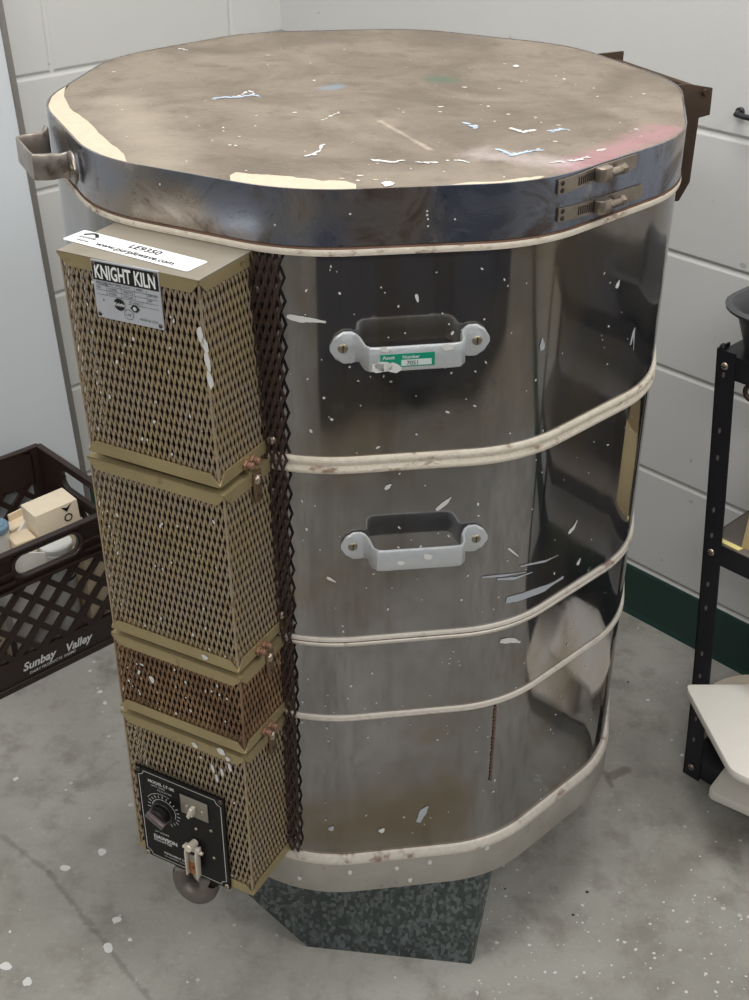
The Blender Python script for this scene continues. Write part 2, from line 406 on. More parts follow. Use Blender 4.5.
# ------------------------------------------------------------------ kiln outline: ten sides, rounded corners
A, R, PH = .356, .172, math.radians(-82.334)
STEP = 2 * PI / 10
def warp(x): return x if x > -.2 else -.2 + (x + .2) * .95     # this kiln is a little flatter on the handle side
def outline(a, r=None, seg=10):
    """rounded decagon, offset from the nominal apothem"""
    r = R + (a - A) if r is None else r
    Rc = (a - r) / math.cos(PI / 10); pts = []
    for k in range(10):
        c = PH + PI / 10 + k * STEP
        for i in range(seg + 1):
            t = c - PI / 10 + STEP * i / seg
            pts.append((warp(Rc * math.cos(c) + r * math.cos(t)), Rc * math.sin(c) + r * math.sin(t)))
    return pts
def surf(k, s, off=0.0):
    """point and normal of the jacket at arc length s from the middle of facet k (k counted to the right of the front facet)"""
    fl = (A - R) * math.tan(PI / 10); arc = R * STEP
    while s > fl + arc / 2: s -= 2 * fl + arc; k += 1
    while s < -fl - arc / 2: s += 2 * fl + arc; k -= 1
    c = PH + k * STEP; n = Vector((math.cos(c), math.sin(c), 0)); t = Vector((-n.y, n.x, 0))
    def wp(p): return Vector((warp(p.x), p.y, p.z))
    if abs(s) <= fl: return wp(n * (A + off) + t * s), n
    sg = 1 if s > 0 else -1; th = c + sg * (abs(s) - fl) / R
    ctr = n * (A - R) + t * sg * fl; nn = Vector((math.cos(th), math.sin(th), 0))
    return wp(ctr + nn * (R + off)), nn
def facet(k):
    c = PH + k * STEP; n = Vector((math.cos(c), math.sin(c), 0)); return n, Vector((-n.y, n.x, 0))
def inside(p, a):
    r = R + a - A; Rc = (a - r) / math.cos(PI / 10); best = -9
    # signed distance to rounded polygon via distance to inner polygon
    q = Vector((p.x if p.x > -.2 else -.2 + (p.x + .2) / .95, p.y)); ap = a - r; dmax = -9; k0 = 0
    for k in range(10):
        c = PH + k * STEP; d = q.x * math.cos(c) + q.y * math.sin(c) - ap
        if d > dmax: dmax, k0 = d, k
    if dmax <= 0: return dmax - r
    dm = 9
    for k in range(10):
        c0 = PH + PI / 10 + (k - 1) * STEP; c1 = c0 + STEP
        a0 = Vector((Rc * math.cos(c0), Rc * math.sin(c0))); a1 = Vector((Rc * math.cos(c1), Rc * math.sin(c1)))
        e = a1 - a0; t = max(0, min(1, (q - a0).dot(e) / e.length_squared)); dm = min(dm, (q - a0 - e * t).length)
    return dm - r
def on_kiln(px, py, off=0.0):
    """point of the jacket seen at a pixel, with its normal"""
    v = ray(px, py); t = .6; a = A + off
    for _ in range(60):
        p = CAM + v * t; d = inside(p, a)
        if d < 1e-5: break
        t += max(d / max(math.hypot(v.x, v.y), .2), 1e-5)
    p = CAM + v * t; e = 1e-3
    g = Vector((inside(p + Vector((e, 0, 0)), a) - inside(p - Vector((e, 0, 0)), a), inside(p + Vector((0, e, 0)), a) - inside(p - Vector((0, e, 0)), a), 0)).normalized()
    return p, g
def loop_sweep(b, prof, key, keys=None, seg=10):
    """sweep closed profile [(offset, z)] round the outline"""
    rings = [[Vector((x, y, z)) for x, y in outline(A + o, seg=seg)] for o, z in prof]
    V = [[b.bm.verts.new(p) for p in r] for r in rings]; n = len(V[0]); m = len(V)
    for j in range(m):
        kk = (keys[j] if keys else key)
        for i in range(n):
            f = b.bm.faces.new((V[j][i], V[j][(i + 1) % n], V[(j + 1) % m][(i + 1) % n], V[(j + 1) % m][i])); f.material_index = b.mi(kk)
def blob(b, p, n, r, key, stretch=1.0, ang=0.0, lift=.0005, k=9):
    n = Vector(n).normalized(); u = (Vector((0, 0, 1)) if abs(n.z) < .9 else Vector((1, 0, 0))); u = (u - n * u.dot(n)).normalized(); v = n.cross(u)
    a, c = math.cos(ang), math.sin(ang); u, v = u * a + v * c, v * a - u * c
    b.face([Vector(p) + n * lift + (u * math.cos(2 * PI * i / k) * stretch + v * math.sin(2 * PI * i / k)) * r * random.uniform(.75, 1.2) for i in range(k)], key)
def stroke(b, P, w0, key, lift=.0006):
    """brush mark through surface points [(p, n)], tapered"""
    L = []
    for i, (p, n) in enumerate(P):
        t = (P[min(i + 1, len(P) - 1)][0] - P[max(i - 1, 0)][0]).normalized(); q = n.cross(t).normalized()
        f = i / (len(P) - 1); w = w0 * (.35 + .65 * math.sin(PI * min(1, f + .15))) * random.uniform(.8, 1.15)
        L.append((p + n * lift - q * w / 2, p + n * lift + q * w / 2))
    for i in range(len(L) - 1): b.face((L[i][0], L[i + 1][0], L[i + 1][1], L[i][1]), key)
def px_stroke(b, pts, wpx, key, on):
    P = []
    for i in range(len(pts) - 1):
        for j in range(4):
            f = j / 4; P.append(on(pts[i][0] * (1 - f) + pts[i + 1][0] * f, pts[i][1] * (1 - f) + pts[i + 1][1] * f))
    P.append(on(*pts[-1])); stroke(b, P, wpx / 800, key)

# ------------------------------------------------------------------ kiln
ZB = .1984
kiln = tag(empty('electric_kiln', (0, 0, ZB)), 'large ten-sided stainless steel electric pottery kiln with brassy mesh control boxes, on a galvanized stand', 'kiln')
# ring jackets with spatters
rings = [(1.0443, .8308), (.8123, .6011), (.5903, .4885), (.4810, .2612)]
big_marks = [  # brush marks seen on the jackets: (points, width px, colour)
    ([(287, 316), (300, 319), (313, 320), (326, 322)], 5, 'paint'),
    ([(506, 600), (520, 597), (545, 588), (563, 577)], 9, 'greypaint'), ([(482, 577), (505, 575), (525, 572)], 2.5, 'greypaint'),
    ([(497, 579), (515, 578), (532, 572)], 3, 'greypaint'), ([(520, 566), (545, 561), (558, 555)], 2, 'greypaint'),
    ([(436, 510), (446, 502), (451, 497)], 4, 'paint'), ([(568, 533), (573, 528), (577, 520)], 5, 'paint'),
    ([(577, 565), (580, 558)], 5, 'paint'), ([(508, 548), (518, 556)], 2, 'paint'), ([(500, 641), (512, 640), (520, 642)], 6, 'paint'),
    ([(542, 350), (542, 338)], 5, 'greypaint'), ([(385, 489), (391, 484)], 4, 'paint'), ([(416, 294), (418, 302)], 3, 'paint'),
    ([(327, 577), (336, 582)], 3, 'paint'), ([(616, 288), (619, 280)], 5, 'paint'), ([(630, 345), (634, 328), (633, 350)], 3, 'greypaint'),
    ([(418, 822), (424, 810), (428, 806)], 7, 'greypaint'), ([(330, 830), (333, 826)], 5, 'greypaint'), ([(380, 832), (384, 828)], 6, 'paint')]
rnd = random.Random(3)
specks = []
for _ in range(230):
    x = rnd.uniform(290, 640); y = rnd.uniform(262, 835); specks.append((x, y, rnd.choice((.5, .6, .7, .8, .9, 1.2)), rnd.uniform(1, 2.2), rnd.uniform(0, 3)))
jackets = []
for zt, zb in rings:
    b = B()
    loop_sweep(b, [(-.0035, zb - .004), (-.0015, zb - .004), (-.0015, zt + .004), (-.0035, zt + .004)], 'steel', seg=14)
    for f in b.bm.faces: f.smooth = True
    on = lambda x, y: on_kiln(x, y, -.0013)
    for x, y, r, st, a in specks:
        p, n = on(x, y)
        if zb + .004 < p.z < zt - .004 and p.dot(ray(x, y)) < .2: blob(b, p, n, r / 900, 'paint', st, a, k=7)
    for pts, w, key in big_marks:
        p, n = on(*pts[0])
        if zb < p.z < zt: px_stroke(b, pts, w, key, on)
    jackets.append(b.build('steel_jacket', kiln))
# vertical edge of the sheet's lap joint with its row of rivets, on the lowest ring
b = B()
P0, n0 = on_kiln(495, 720); P1, n1 = on_kiln(492, 790)
for i in range(22):
    z = .475 - i * .0055
    p, n = on_kiln(495, 712 + i * 4.0, 0); blob(b, Vector((P0.x, P0.y, z)), n0, .0022, 'rust', 1.3, k=8, lift=-.0003)
b.build('rivet_seam', kiln)
# seams
b = B(); loop_sweep(b, [(-.004, 1.0443), (.002, 1.0448), (.0026, 1.0475), (.002, 1.0512), (-.0005, 1.0535), (-.004, 1.0540)], 'seam', keys=['seam', 'seam', 'seam', 'rust', 'rust', 'seam'])
b.build('seam_bead', kiln)
b = B(); loop_sweep(b, [(-.004, .8120), (.001, .8123), (.0022, .8142), (.0022, .8178), (.0006, .8202), (.0006, .8222), (.0022, .8245), (.0022, .8290), (.001, .8308), (-.004, .8310)], 'seam', keys=['seam'] * 4 + ['seam'] + ['seam'] * 5)
b.build('seam_bead', kiln)
b = B(); loop_sweep(b, [(-.004, .5900), (.001, .5903), (.0018, .5920), (.0018, .5940), (.0004, .5950), (.0004, .5962), (.0018, .5972), (.0018, .5998), (.001, .6011), (-.004, .6014)], 'lip_seam', keys=['lip_seam'] * 4 + ['rust'] + ['lip_seam'] * 5)
b.build('seam_bead', kiln)
b = B(); loop_sweep(b, [(-.004, .4808), (.0008, .4812), (.0016, .4826), (.0016, .4838), (.0004, .4844), (.0016, .4850), (.0016, .4868), (.0008, .4882), (-.004, .4886)], 'lip_seam')
b.build('seam_bead', kiln)
# base pan with its pale top bead
b = B(); loop_sweep(b, [(-.004, .2480), (.0045, .2484), (.0052, .2505), (.0042, .2565), (.002, .2608), (-.004, .2614)], 'lip_seam')
b.build('seam_bead', kiln)
b = B(); loop_sweep(b, [(-.012, ZB), (.0035, ZB), (.0045, ZB + .002), (.0045, .2482), (-.004, .2482), (-.012, .21)], 'base')
b.face([Vector((x, y, ZB + .001)) for x, y in outline(A - .010)][::-1], 'base')
on = lambda x, y: on_kiln(x, y, .0046)
for x, y in ((350, 872), (430, 862), (487, 848), (300, 878), (397, 868), (410, 880)): p, n = on(x, y); blob(b, p, n, .003, 'paint', 1.3)
b.build('base_pan', kiln)
# lid
ZL = 1.1072
b = B()
slab_o = outline(A - .0012)
b.prism([Vector((x, y, 1.0545)) for x, y in slab_o], Z * (ZL - .0004 - 1.0545), 'lid')
def lidpt(x, y, a=A - .0014):
    p = at_z(x, y, ZL)
    for _ in range(6):
        d = inside(p, a)
        if d > 0: p = Vector((p.x * (1 - d / p.xy.length), p.y * (1 - d / p.xy.length), p.z))
    p.z = ZL - .0004
    return p
def lid_poly(pts, key, lift):
    # dense, ragged outline
    out = []
    for i in range(len(pts)):
        a, c = pts[i], pts[(i + 1) % len(pts)]; m = max(1, int(math.dist(a, c) / 5))
        for j in range(m):
            f = j / m; out.append((a[0] + (c[0] - a[0]) * f + (rnd.uniform(-.9, .9) if j else 0), a[1] + (c[1] - a[1]) * f + (rnd.uniform(-.6, .6) if j else 0)))
    tb = bmesh.new(); vs = []
    for q in out:
        p = lidpt(*q); p.z += lift
        if not vs or (vs[-1].co - p).length > 1e-4: vs.append(tb.verts.new(p))
    f = tb.faces.new(vs); f.normal_update()
    if f.normal.z < 0: f.normal_flip()
    bmesh.ops.triangulate(tb, faces=[f]); b.merge(tb, key)
lid_poly([(67, 80), (55, 88), (44, 97), (44, 106), (50, 116), (64, 134), (84, 152), (104, 160), (122, 163), (124, 154), (108, 141), (95, 128), (82, 117), (70, 108), (64, 96)], 'cream', .0003)
lid_poly([(229, 181), (250, 186), (290, 191), (330, 192), (356, 191), (356, 184), (346, 181), (318, 180), (288, 176), (252, 174), (236, 172), (230, 175)], 'cream', .0003)
lid_poly([(440, 189), (480, 189), (520, 186), (546, 181), (545, 176), (520, 178), (500, 181), (470, 182), (455, 184)], 'cream', .0003)
on = lambda x, y: (lidpt(x, y) + Z * .0002, Z.copy())
for pts, w, key in (([(305, 156), (314, 154), (320, 149), (324, 143)], 4, 'paint'), ([(213, 99), (225, 97), (240, 97), (252, 95), (262, 97)], 4, 'bluepaint'), ([(240, 96), (250, 91), (256, 94)], 4, 'paint'),
                    ([(467, 124), (475, 127), (480, 122)], 5, 'bluepaint'), ([(510, 128), (525, 132), (535, 130)], 4, 'paint'), ([(552, 131), (562, 129), (570, 131)], 4, 'bluepaint'),
                    ([(497, 149), (512, 155), (530, 151), (545, 149)], 4, 'bluepaint'), ([(375, 160), (390, 162), (403, 161)], 4, 'paint'), ([(418, 162), (438, 163)], 3, 'paint'),
                    ([(553, 163), (575, 160), (590, 157)], 3, 'paint'), ([(455, 160), (470, 162)], 3, 'paint'), ([(180, 49), (188, 50)], 4, 'paint'), ([(322, 120), (340, 112)], 2, 'paint'), ([(600, 150), (606, 149)], 3, 'paint')):
    for i in range(len(pts) - 1):
        m_ = max(3, int(math.dist(pts[i], pts[i + 1]) / 1.5)); q0, q1 = lidpt(*pts[i]), lidpt(*pts[i + 1]); an = math.atan2(q1.y - q0.y, q1.x - q0.x)
        for j in range(m_):
            if rnd.random() < .25: continue
            f = j / m_; blob(b, lidpt(pts[i][0] + (pts[i + 1][0] - pts[i][0]) * f + rnd.gauss(0, .6), pts[i][1] + (pts[i + 1][1] - pts[i][1]) * f + rnd.gauss(0, .4)) + Z * .0002, Z, w * rnd.uniform(.0003, .0007), key, rnd.uniform(1.2, 2.8), an + rnd.uniform(-.5, .5), lift=rnd.uniform(.00015, .0006), k=8)
for _ in range(110):
    x, y = rnd.uniform(100, 670), rnd.uniform(45, 182)
    if inside(at_z(x, y, ZL), A - .012) < 0: blob(b, lidpt(x, y) + Z * .0002, Z, rnd.choice((.0006, .0008, .001, .0012, .0018)), rnd.choice(('paint', 'paint', 'cream')), rnd.uniform(1, 2), rnd.uniform(0, 3), lift=.0002, k=7)
blob(b, lidpt(388, 184) + Z * .0002, Z, .006, 'paint', 1.4, 1.5); blob(b, lidpt(516, 97 - 32 + 1) + Z * .0002, Z, .004, 'paint', 1.6, 1.2)
b.build('lid', kiln, smooth=False)
b = B(); loop_sweep(b, [(-.001, 1.0538), (.0008, 1.0538), (.0008, ZL), (-.001, ZL)], 'band', seg=14)
on = lambda x, y: on_kiln(x, y, .001)
for x, y in ((427, 211), (427, 215), (428, 219), (455, 219), (428, 226), (160, 184), (275, 225), (350, 214)): p, n = on(x, y); blob(b, p, n, .0011, 'paint', k=7)
b.build('lid_band', kiln)

# ---- cast strap handles
def strap_handle(kf, s0, zc, mat, tilt=0.0, span=.066, reach=.034, hh=.0125):
    n, t = facet(kf); base = n * (A - .001)
    o = base + t * s0 + Z * zc
    up = (Z * math.cos(tilt) + t * math.sin(tilt)); tt = (t * math.cos(tilt) - Z * math.sin(tilt))
    st = []  # u, w, half height
    L = [(-span - .013, .0022, .003), (-span - .008, .0022, .0115), (-span, .0022, .0165), (-span + .008, .0024, .0165), (-span + .012, .004, .0145), (-span + .0155, .010, .0125),
         (-span + .0165, .020, hh), (-span + .018, .028, hh), (-span + .022, reach - .001, hh), (-span + .029, reach, hh)]
    L += [(-span * .3, reach, hh), (0, reach, hh)]
    L += [(-u, w, h) for u, w, h in L[-2::-1]]
    th = .0042; b = B(); V = []
    for i, (u, w, h) in enumerate(L):
        a, c = L[max(i - 1, 0)], L[min(i + 1, len(L) - 1)]
        du, dw = c[0] - a[0], c[1] - a[1]; ln = math.hypot(du, dw); nu, nw = -dw / ln, du / ln   # outward normal in (u,w)
        P = lambda uu, ww, hz: o + tt * uu + n * ww + up * hz
        q = th / 2; e = min(h * .35, .002)
        V.append([b.bm.verts.new(P(u + nu * x, w + nw * x, y)) for x, y in ((-q, -h + e), (-q, h - e), (-q * .4, h), (q * .4, h), (q, h - e), (q, -h + e), (q * .4, -h), (-q * .4, -h))])
    for i in range(len(V) - 1):
        for j in range(8): b.bm.faces.new((V[i][j], V[i][(j + 1) % 8], V[i + 1][(j + 1) % 8], V[i + 1][j])).material_index = b.mi(mat)
    b.bm.faces.new(V[0]); b.bm.faces.new(V[-1][::-1])
    bmesh.ops.recalc_face_normals(b.bm, faces=b.bm.faces)
    return b, o, n, tt, up, span, reach
def finish_handle(H, tagged=False, spl=()):
    b, o, n, tt, up, span, reach = H
    for u, v, r in spl: blob(b, o + n * (reach + .0022) + tt * u + up * v, n, r, 'paint', 1.5, 1.4, lift=.0004)
    h = b.build('handle' if not tagged else 'handle', kiln, sharp=35)
    for sg in (-1, 1):
        s = B(); s.screw(o + n * .0040 + tt * sg * (span + .0005), n, .0052, .0022, 'brass_screw'); s.build('screw', h)
    return h
fn, ft = facet(0)
def fz(px, py, off=0): p, _ = on_kiln(px, py, off); return p, (p - fn * A).dot(ft), p.z
pL, sL, zL_ = fz(343, 347); pR, sR, zR_ = fz(476, 339)
H1 = strap_handle(0, (sL + sR) / 2, (zL_ + zR_) / 2, 'alu', math.atan2(-(zR_ - zL_), sR - sL), span=(sR - sL) / 2)
h1 = finish_handle(H1, True, [(-.032, -.006, .006), (-.022, -.008, .005), (-.036, -.008, .005), (.03, .010, .004), (-.03, .011, .003)])
b_, o, n, tt, up, span, reach = H1
s = B(); q = o + n * (reach + .0021)
q = q - tt * .026
s.box(q + tt * -.008 - up * .0078, tt * .052, up * .0135, n * .0004, 'green_tag'); s.box(q + tt * .012 - up * .0066, tt * .029, up * .0060, n * .0006, 'tagwhite')
s.text('Asset', q + tt * -.006 + up * .0008 + n * .0004, tt, up, .0052, 'tagwhite', bold=.0001); s.text('Number', q + tt * .013 + up * .0008 + n * .0004, tt, up, .0048, 'tagwhite', bold=.0001)
s.text('7051', q + tt * .017 - up * .0058 + n * .0007, tt, up, .0060, 'black'); s.text('A 512', q + tt * -.006 - up * .0052 + n * .0004, tt, up, .0036, 'tagwhite')
a = s.build('asset_tag', h1); a['label'] = 'green asset tag'
pL, sL, zL_ = fz(353, 545); pR, sR, zR_ = fz(475, 537)
H2 = strap_handle(0, (sL + sR) / 2, (zL_ + zR_) / 2, 'alu', math.atan2(-(zR_ - zL_), sR - sL), span=(sR - sL) / 2)
finish_handle(H2, spl=[(.008, .003, .0035), (-.02, -.003, .003)])
H3 = strap_handle(-2, 0.0, 1.079, 'alu_stain', 0, span=.058, reach=.038, hh=.0135)
h3 = finish_handle(H3); h3['label'] = 'stained handle on the lid'

# ---- hose clamps on the lid band (facet 1)
def band_clamp(pa, pm, pe, z_off=0):
    a, na = on_kiln(*pa); m, nm = on_kiln(*pm); e, ne = on_kiln(*pe)
    cn, ct = facet(1)
    sa, sm, se = [(q - cn * A).dot(ct) for q in (a, m, e)]
    za, zm, ze = a.z, m.z, e.z
    b = B(); hw = .0068
    def strip(s0, s1, z0, z1, off, key):
        N_ = 10; V = []
        for i in range(N_ + 1):
            f = i / N_; p, n_ = surf(1, s0 + (s1 - s0) * f, off); z = z0 + (z1 - z0) * f
            V.append([b.bm.verts.new(Vector((p.x, p.y, z + d)) + n_ * q) for d, q in ((-hw, -.001), (-hw, .0008), (hw, .0008), (hw, -.001))])
        for i in range(N_):
            for j in range(4): b.bm.faces.new((V[i][j], V[i + 1][j], V[i + 1][(j + 1) % 4], V[i][(j + 1) % 4])).material_index = b.mi(key)
        b.bm.faces.new(V[0]); b.bm.faces.new(V[-1][::-1])
    strip(sa, sm, za, zm, .0025, 'clamp'); strip(sm, se, zm, ze, .0025, 'clamp')
    bmesh.ops.recalc_face_normals(b.bm, faces=b.bm.faces)
    for i in range(9):  # thread slots
        f = .45 + i * .055; p, n_ = surf(1, sa + (sm - sa) * f, .0034); z = za + (zm - za) * f
        b.box(Vector((p.x, p.y, z - hw * .6)) , ct * .0012, n_ * .0004, Z * hw * 1.2, 'slot')
    for dz in (-.0035, .0035):
        p, n_ = surf(1, sa + .005, .0034); b.dome(Vector((p.x, p.y, za + dz)), n_, .0026, .0008, 'slot', seg=10)
    cl = b.build('band_clamp', kiln)
    h = B(); p, n_ = surf(1, sm, .004); c = Vector((p.x, p.y, zm))
    h.prism([c + ct * u + n_ * w for u, w in ((-.009, 0), (-.008, .008), (-.004, .0105), (.006, .0105), (.009, .007), (.010, 0))], Z * .014, 'clamp', bev=.0012)
    for v in h.bm.verts: v.co -= Z * .007
    h.build('clamp_housing', cl)
    h = B(); h.cyl(c + ct * .006 + n_ * .0068, c + ct * .024 + n_ * .0068, .0042, 'clamp', bev=.001); h.cyl(c + ct * .023 + n_ * .0068, c + ct * .030 + n_ * .0068, .0056, 'clamp', seg=6, bev=.001); h.build('clamp_screw', cl)
band_clamp((556, 187), (597, 172), (634, 160)); band_clamp((556, 215), (596, 204), (640, 190))

# ---- lid hinge plates
hn, ht = facet(3)
def hinge(u0, poly, name='hinge_plate'):
    b = B(); b.prism([hn * w + ht * u0 + Z * z for w, z in poly], ht * .0035, 'hinge', bev=.0006)
    return b
HU = -.108
def hpx(x, y, u0):
    p = at_plane(x, y, ht, u0); return (p.dot(hn), p.z)
poly1 = [hpx(*q, HU) for q in ((676, 85), (688, 84), (713, 88), (710, 115), (699, 118), (690, 182), (679, 201))]
poly1[0] = (.335, poly1[0][1]); poly1.append((.335, poly1[-1][1]))
b = hinge(HU, poly1); b.build('hinge_plate', kiln)
HU2 = .075
ztop = poly1[1][1]; wmax = poly1[2][0]
b = hinge(HU2, [(.335, ztop), (wmax, ztop), (wmax, ztop - .03), (wmax - .014, ztop - .034), (wmax - .016, ztop - .10), (.335, ztop - .13)]); b.build('hinge_plate', kiln)
b = B(); b.cyl(hn * (wmax - .012) + ht * (HU - .004) + Z * (ztop - .012), hn * (wmax - .012) + ht * (HU2 + .008) + Z * (ztop - .012), .004, 'hinge'); b.build('hinge_rod', kiln)

# ---- expanded metal control boxes on facet -1
bn, bt = facet(-1)
def BX(u, w, z): return bt * u + bn * w + Z * z
def lattice(b, u0, u1, v0, v1, f, key, pu=.0063, pv=.0225, sw=.0020, th=.0010, wavy=False):
    """diamond mesh between u0..u1, v0..v1; f(u,v,w) maps to space"""
    nu = max(1, round((u1 - u0) / (pu / 2))); nv = max(1, round((v1 - v0) / (pv / 2))); du = (u1 - u0) / nu; dv = (v1 - v0) / nv
    m = b.mi(key)
    for j in range(nv):
        for i in range(nu + 1):
            if (i + j) % 2: continue
            for s in (-1, 1):
                if not 0 <= i + s <= nu: continue
                a = (u0 + i * du, v0 + j * dv); c = (u0 + (i + s) * du, v0 + (j + 1) * dv)
                ln = math.hypot(c[0] - a[0], c[1] - a[1]); tx, ty = (c[0] - a[0]) / ln, (c[1] - a[1]) / ln; px, py = -ty * sw / 2, tx * sw / 2
                tw = .0003 * s
                V = []
                for (x, y) in ((a[0] - tx * .0006, a[1] - ty * .0006), (c[0] + tx * .0006, c[1] + ty * .0006)):
                    V.append([b.bm.verts.new(f(x + px * q, y + py * q, w * th + tw * q)) for q, w in ((-1, 0), (1, 0), (1, 1), (-1, 1))])
                for k in range(4):
                    b.bm.faces.new((V[0][k], V[0][(k + 1) % 4], V[1][(k + 1) % 4], V[1][k])).material_index = m
WF = .440
boxes = [(-.088, .068, .8335, 1.0430, .008), (-.084, .080, .6075, .8240, .003), (-.083, .085, .4935, .5985, 0), (-.084, .083, .2655, .4840, 0)]
box_objs = []
for bi, (u0, u1, z0, z1, sh) in enumerate(boxes):
    root_b = B(); mk = 'mesh_brown' if bi == 2 else 'mesh'
    # u shifts a little with height: the boxes lean
    def X(u, w, z, z0=z0, z1=z1, sh=sh): return BX(u + sh * (1 - (z - z0) / (z1 - z0)), w, z)
    lattice(root_b, u0, u1, z0, z1, lambda u, v, w: X(u, WF - .001 + w, v), mk)
    lattice(root_b, .352, WF, z0, z1, lambda u, v, w: X(u1 - .001 + w, u, v), mk)
    lattice(root_b, .352, WF, z0, z1, lambda u, v, w: X(u0 + .001 - w, u, v), mk)
    # corner folds
    for uu in (u0, u1): root_b.box(X(uu, WF, z0) - bt * .001 - bn * .001, bt * .002, bn * .0016, X(uu, WF, z1) - X(uu, WF, z0), mk)
    if bi == 0:
        for (x, y, w_) in ((205, 345, 5), (208, 362, 6), (201, 335, 4), (210, 380, 4)): blob(root_b, at_plane(x, y, bn, WF + .001), bn, .0035, 'paint', 2.6, .2)
    for _ in range(26):
        blob(root_b, X(rnd.uniform(u0 + .01, u1 - .01), WF + .0012, rnd.uniform(z0 + .015, z1 - .02)), bn, rnd.uniform(.0007, .0016), 'paint', rnd.uniform(1, 2.4), rnd.uniform(-.4, .4), k=6)
    if bi == 3:
        for x, y in ((213, 768), (222, 772), (230, 767), (217, 778)): blob(root_b, at_plane(x, y, bn, WF + .001), bn, .0022, 'paint', 2.8, .15)
    if bi == 2: blob(root_b, at_plane(152, 679, bn, WF + .001), bn, .0035, 'paint', 1.5, .2)
    box = root_b.build('mesh_control_box', kiln, smooth=False)
    if bi == 2: box['label'] = 'shorter and browner mesh box'
    box_objs.append(box)
    lip = .0135; c = .010; e = .0022
    # top cap: plate plus a turned-down lip, corners nipped
    tb = B(); zt = z1 + .001
    tb.box(X(u0, .350, zt - .0012) - bt * e, bt * (u1 - u0 + 2 * e), bn * (WF + e - .350), Z * .0014, 'boxtop' if bi == 0 else 'brass')
    def lipface(pts, ext): tb.prism(pts, ext, 'brass')
    lipface([X(u0 - e, WF + e, zt), X(u1 + e, WF + e, zt), X(u1 + e, WF + e, zt - .003), X(u1 + e - c, WF + e, zt - lip), X(u0 - e + c, WF + e, zt - lip), X(u0 - e, WF + e, zt - .003)], bn * -.0012)
    for uu, sg in ((u1 + e, -1), (u0 - e, 1)):
        lipface([X(uu, WF + e, zt), X(uu, .352, zt), X(uu, .352, zt - lip), X(uu, WF + e - c, zt - lip), X(uu, WF + e, zt - .003)], bt * sg * .0012)
    if bi == 3:
        for x, y, r_ in ((195, 745, .0035), (221, 751, .005), (228, 759, .0033)): blob(tb, at_plane(x, y, bn, WF + e + .0004), bn, r_, 'paint', 1.2, 1.3)
    tb.build('top_cap', box, smooth=False)
    # bottom lip
    tb = B(); zb = z0 - .001
    lipface([X(u0 - e, WF + e, zb), X(u1 + e, WF + e, zb), X(u1 + e, WF + e, zb + .002), X(u1 + e - c, WF + e, zb + lip), X(u0 - e + c, WF + e, zb + lip), X(u0 - e, WF + e, zb + .002)], bn * -.0012)
    for uu, sg in ((u1 + e, -1), (u0 - e, 1)):
        lipface([X(uu, WF + e, zb), X(uu, .352, zb), X(uu, .352, zb + lip), X(uu, WF + e - c, zb + lip), X(uu, WF + e, zb + .002)], bt * sg * .0012)
    tb.box(X(u0, .352, zb), bt * (u1 - u0), bn * (WF - .352), Z * .0012, 'brass')
    if bi == 1: blob(tb, at_plane(205, 657, bn, WF + e + .0004), bn, .0035, 'paint', 1.2, 1.3)
    tb.build('bottom_lip', box, smooth=False)
    # added dark block inside the mesh, stands in for the shade in the box
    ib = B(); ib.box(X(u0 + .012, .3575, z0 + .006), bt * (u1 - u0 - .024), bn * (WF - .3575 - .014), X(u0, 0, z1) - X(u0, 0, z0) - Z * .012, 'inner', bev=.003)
    ib.build('inner_shade_block', box)
    # bolts through the right-hand lip and the hanging tab
    if bi < 3:
        for w_ in (.392, .404):
            k = B(); p = X(u1 + e, w_ - .006 * (bi == 0), zb + .005); k.cyl(p, p + bt * .0035, .0056, 'copperbolt', seg=6, bev=.0008); k.cyl(p + bt * .0035, p + bt * .010, .0038, 'copperbolt', bev=.0008); k.build('bolt', box)
    if bi > 0:
        k = B(); p = X(u1 + e, .386, zt - .035)
        k.prism([p + bn * -.005, p + bn * .005, p + bn * .0075 + Z * .008, p + bn * .0075 + Z * .036, p + bn * -.0065 + Z * .036, p + bn * -.0065 + Z * .008], bt * .002, 'brownbracket', bev=.0005)
        k.dome(p + Z * .008 + bt * .002, bt, .002, .0006, 'slot', seg=10)
        k.build('hanging_tab', box)
        k = B(); k.screw(p + Z * .026 + bt * .002, bt, .0058, .0035, 'bolt'); k.build('bolt', box)
# mesh flange that hugs the jacket to the right (and left) of the boxes, in one run per side
def flange(side, s_in, s_out):
    b = B()
    def f(u, v, w):
        wv = .0015 * math.sin(v * 2 * PI / .024) * max(0, (abs(u) - .085) / .012); p, n = surf(-1, u + wv * side, .0042 + w); return Vector((p.x, p.y, v))
    for zt, zb in ((1.042, .2655),):
        lattice(b, min(s_in, s_out), max(s_in, s_out), zb, zt, f, 'mesh_dark', pu=.0075, pv=.0240, sw=.0027, th=.0012)
    return b.build('mesh_flange', kiln, smooth=False)
flange(1, .066, .099); flange(-1, -.086, -.099)
for i, (x, y) in enumerate(((257, 289), (271.5, 440), (272, 491), (281, 615), (279, 661), (280, 698), (284.5, 736.5), (290, 839))):
    p, n = on_kiln(x, y, .003); k = B(); k.screw(p, n, .0052, .0036, 'bolt' if i in (1, 3, 4) else 'darkbolt'); k.build('flange_bolt', kiln)
k = B(); p, n = surf(-1, -.094, .003); k.screw(Vector((p.x, p.y, .56)), n, .0055, .005, 'darkbolt'); k.build('flange_bolt', kiln)

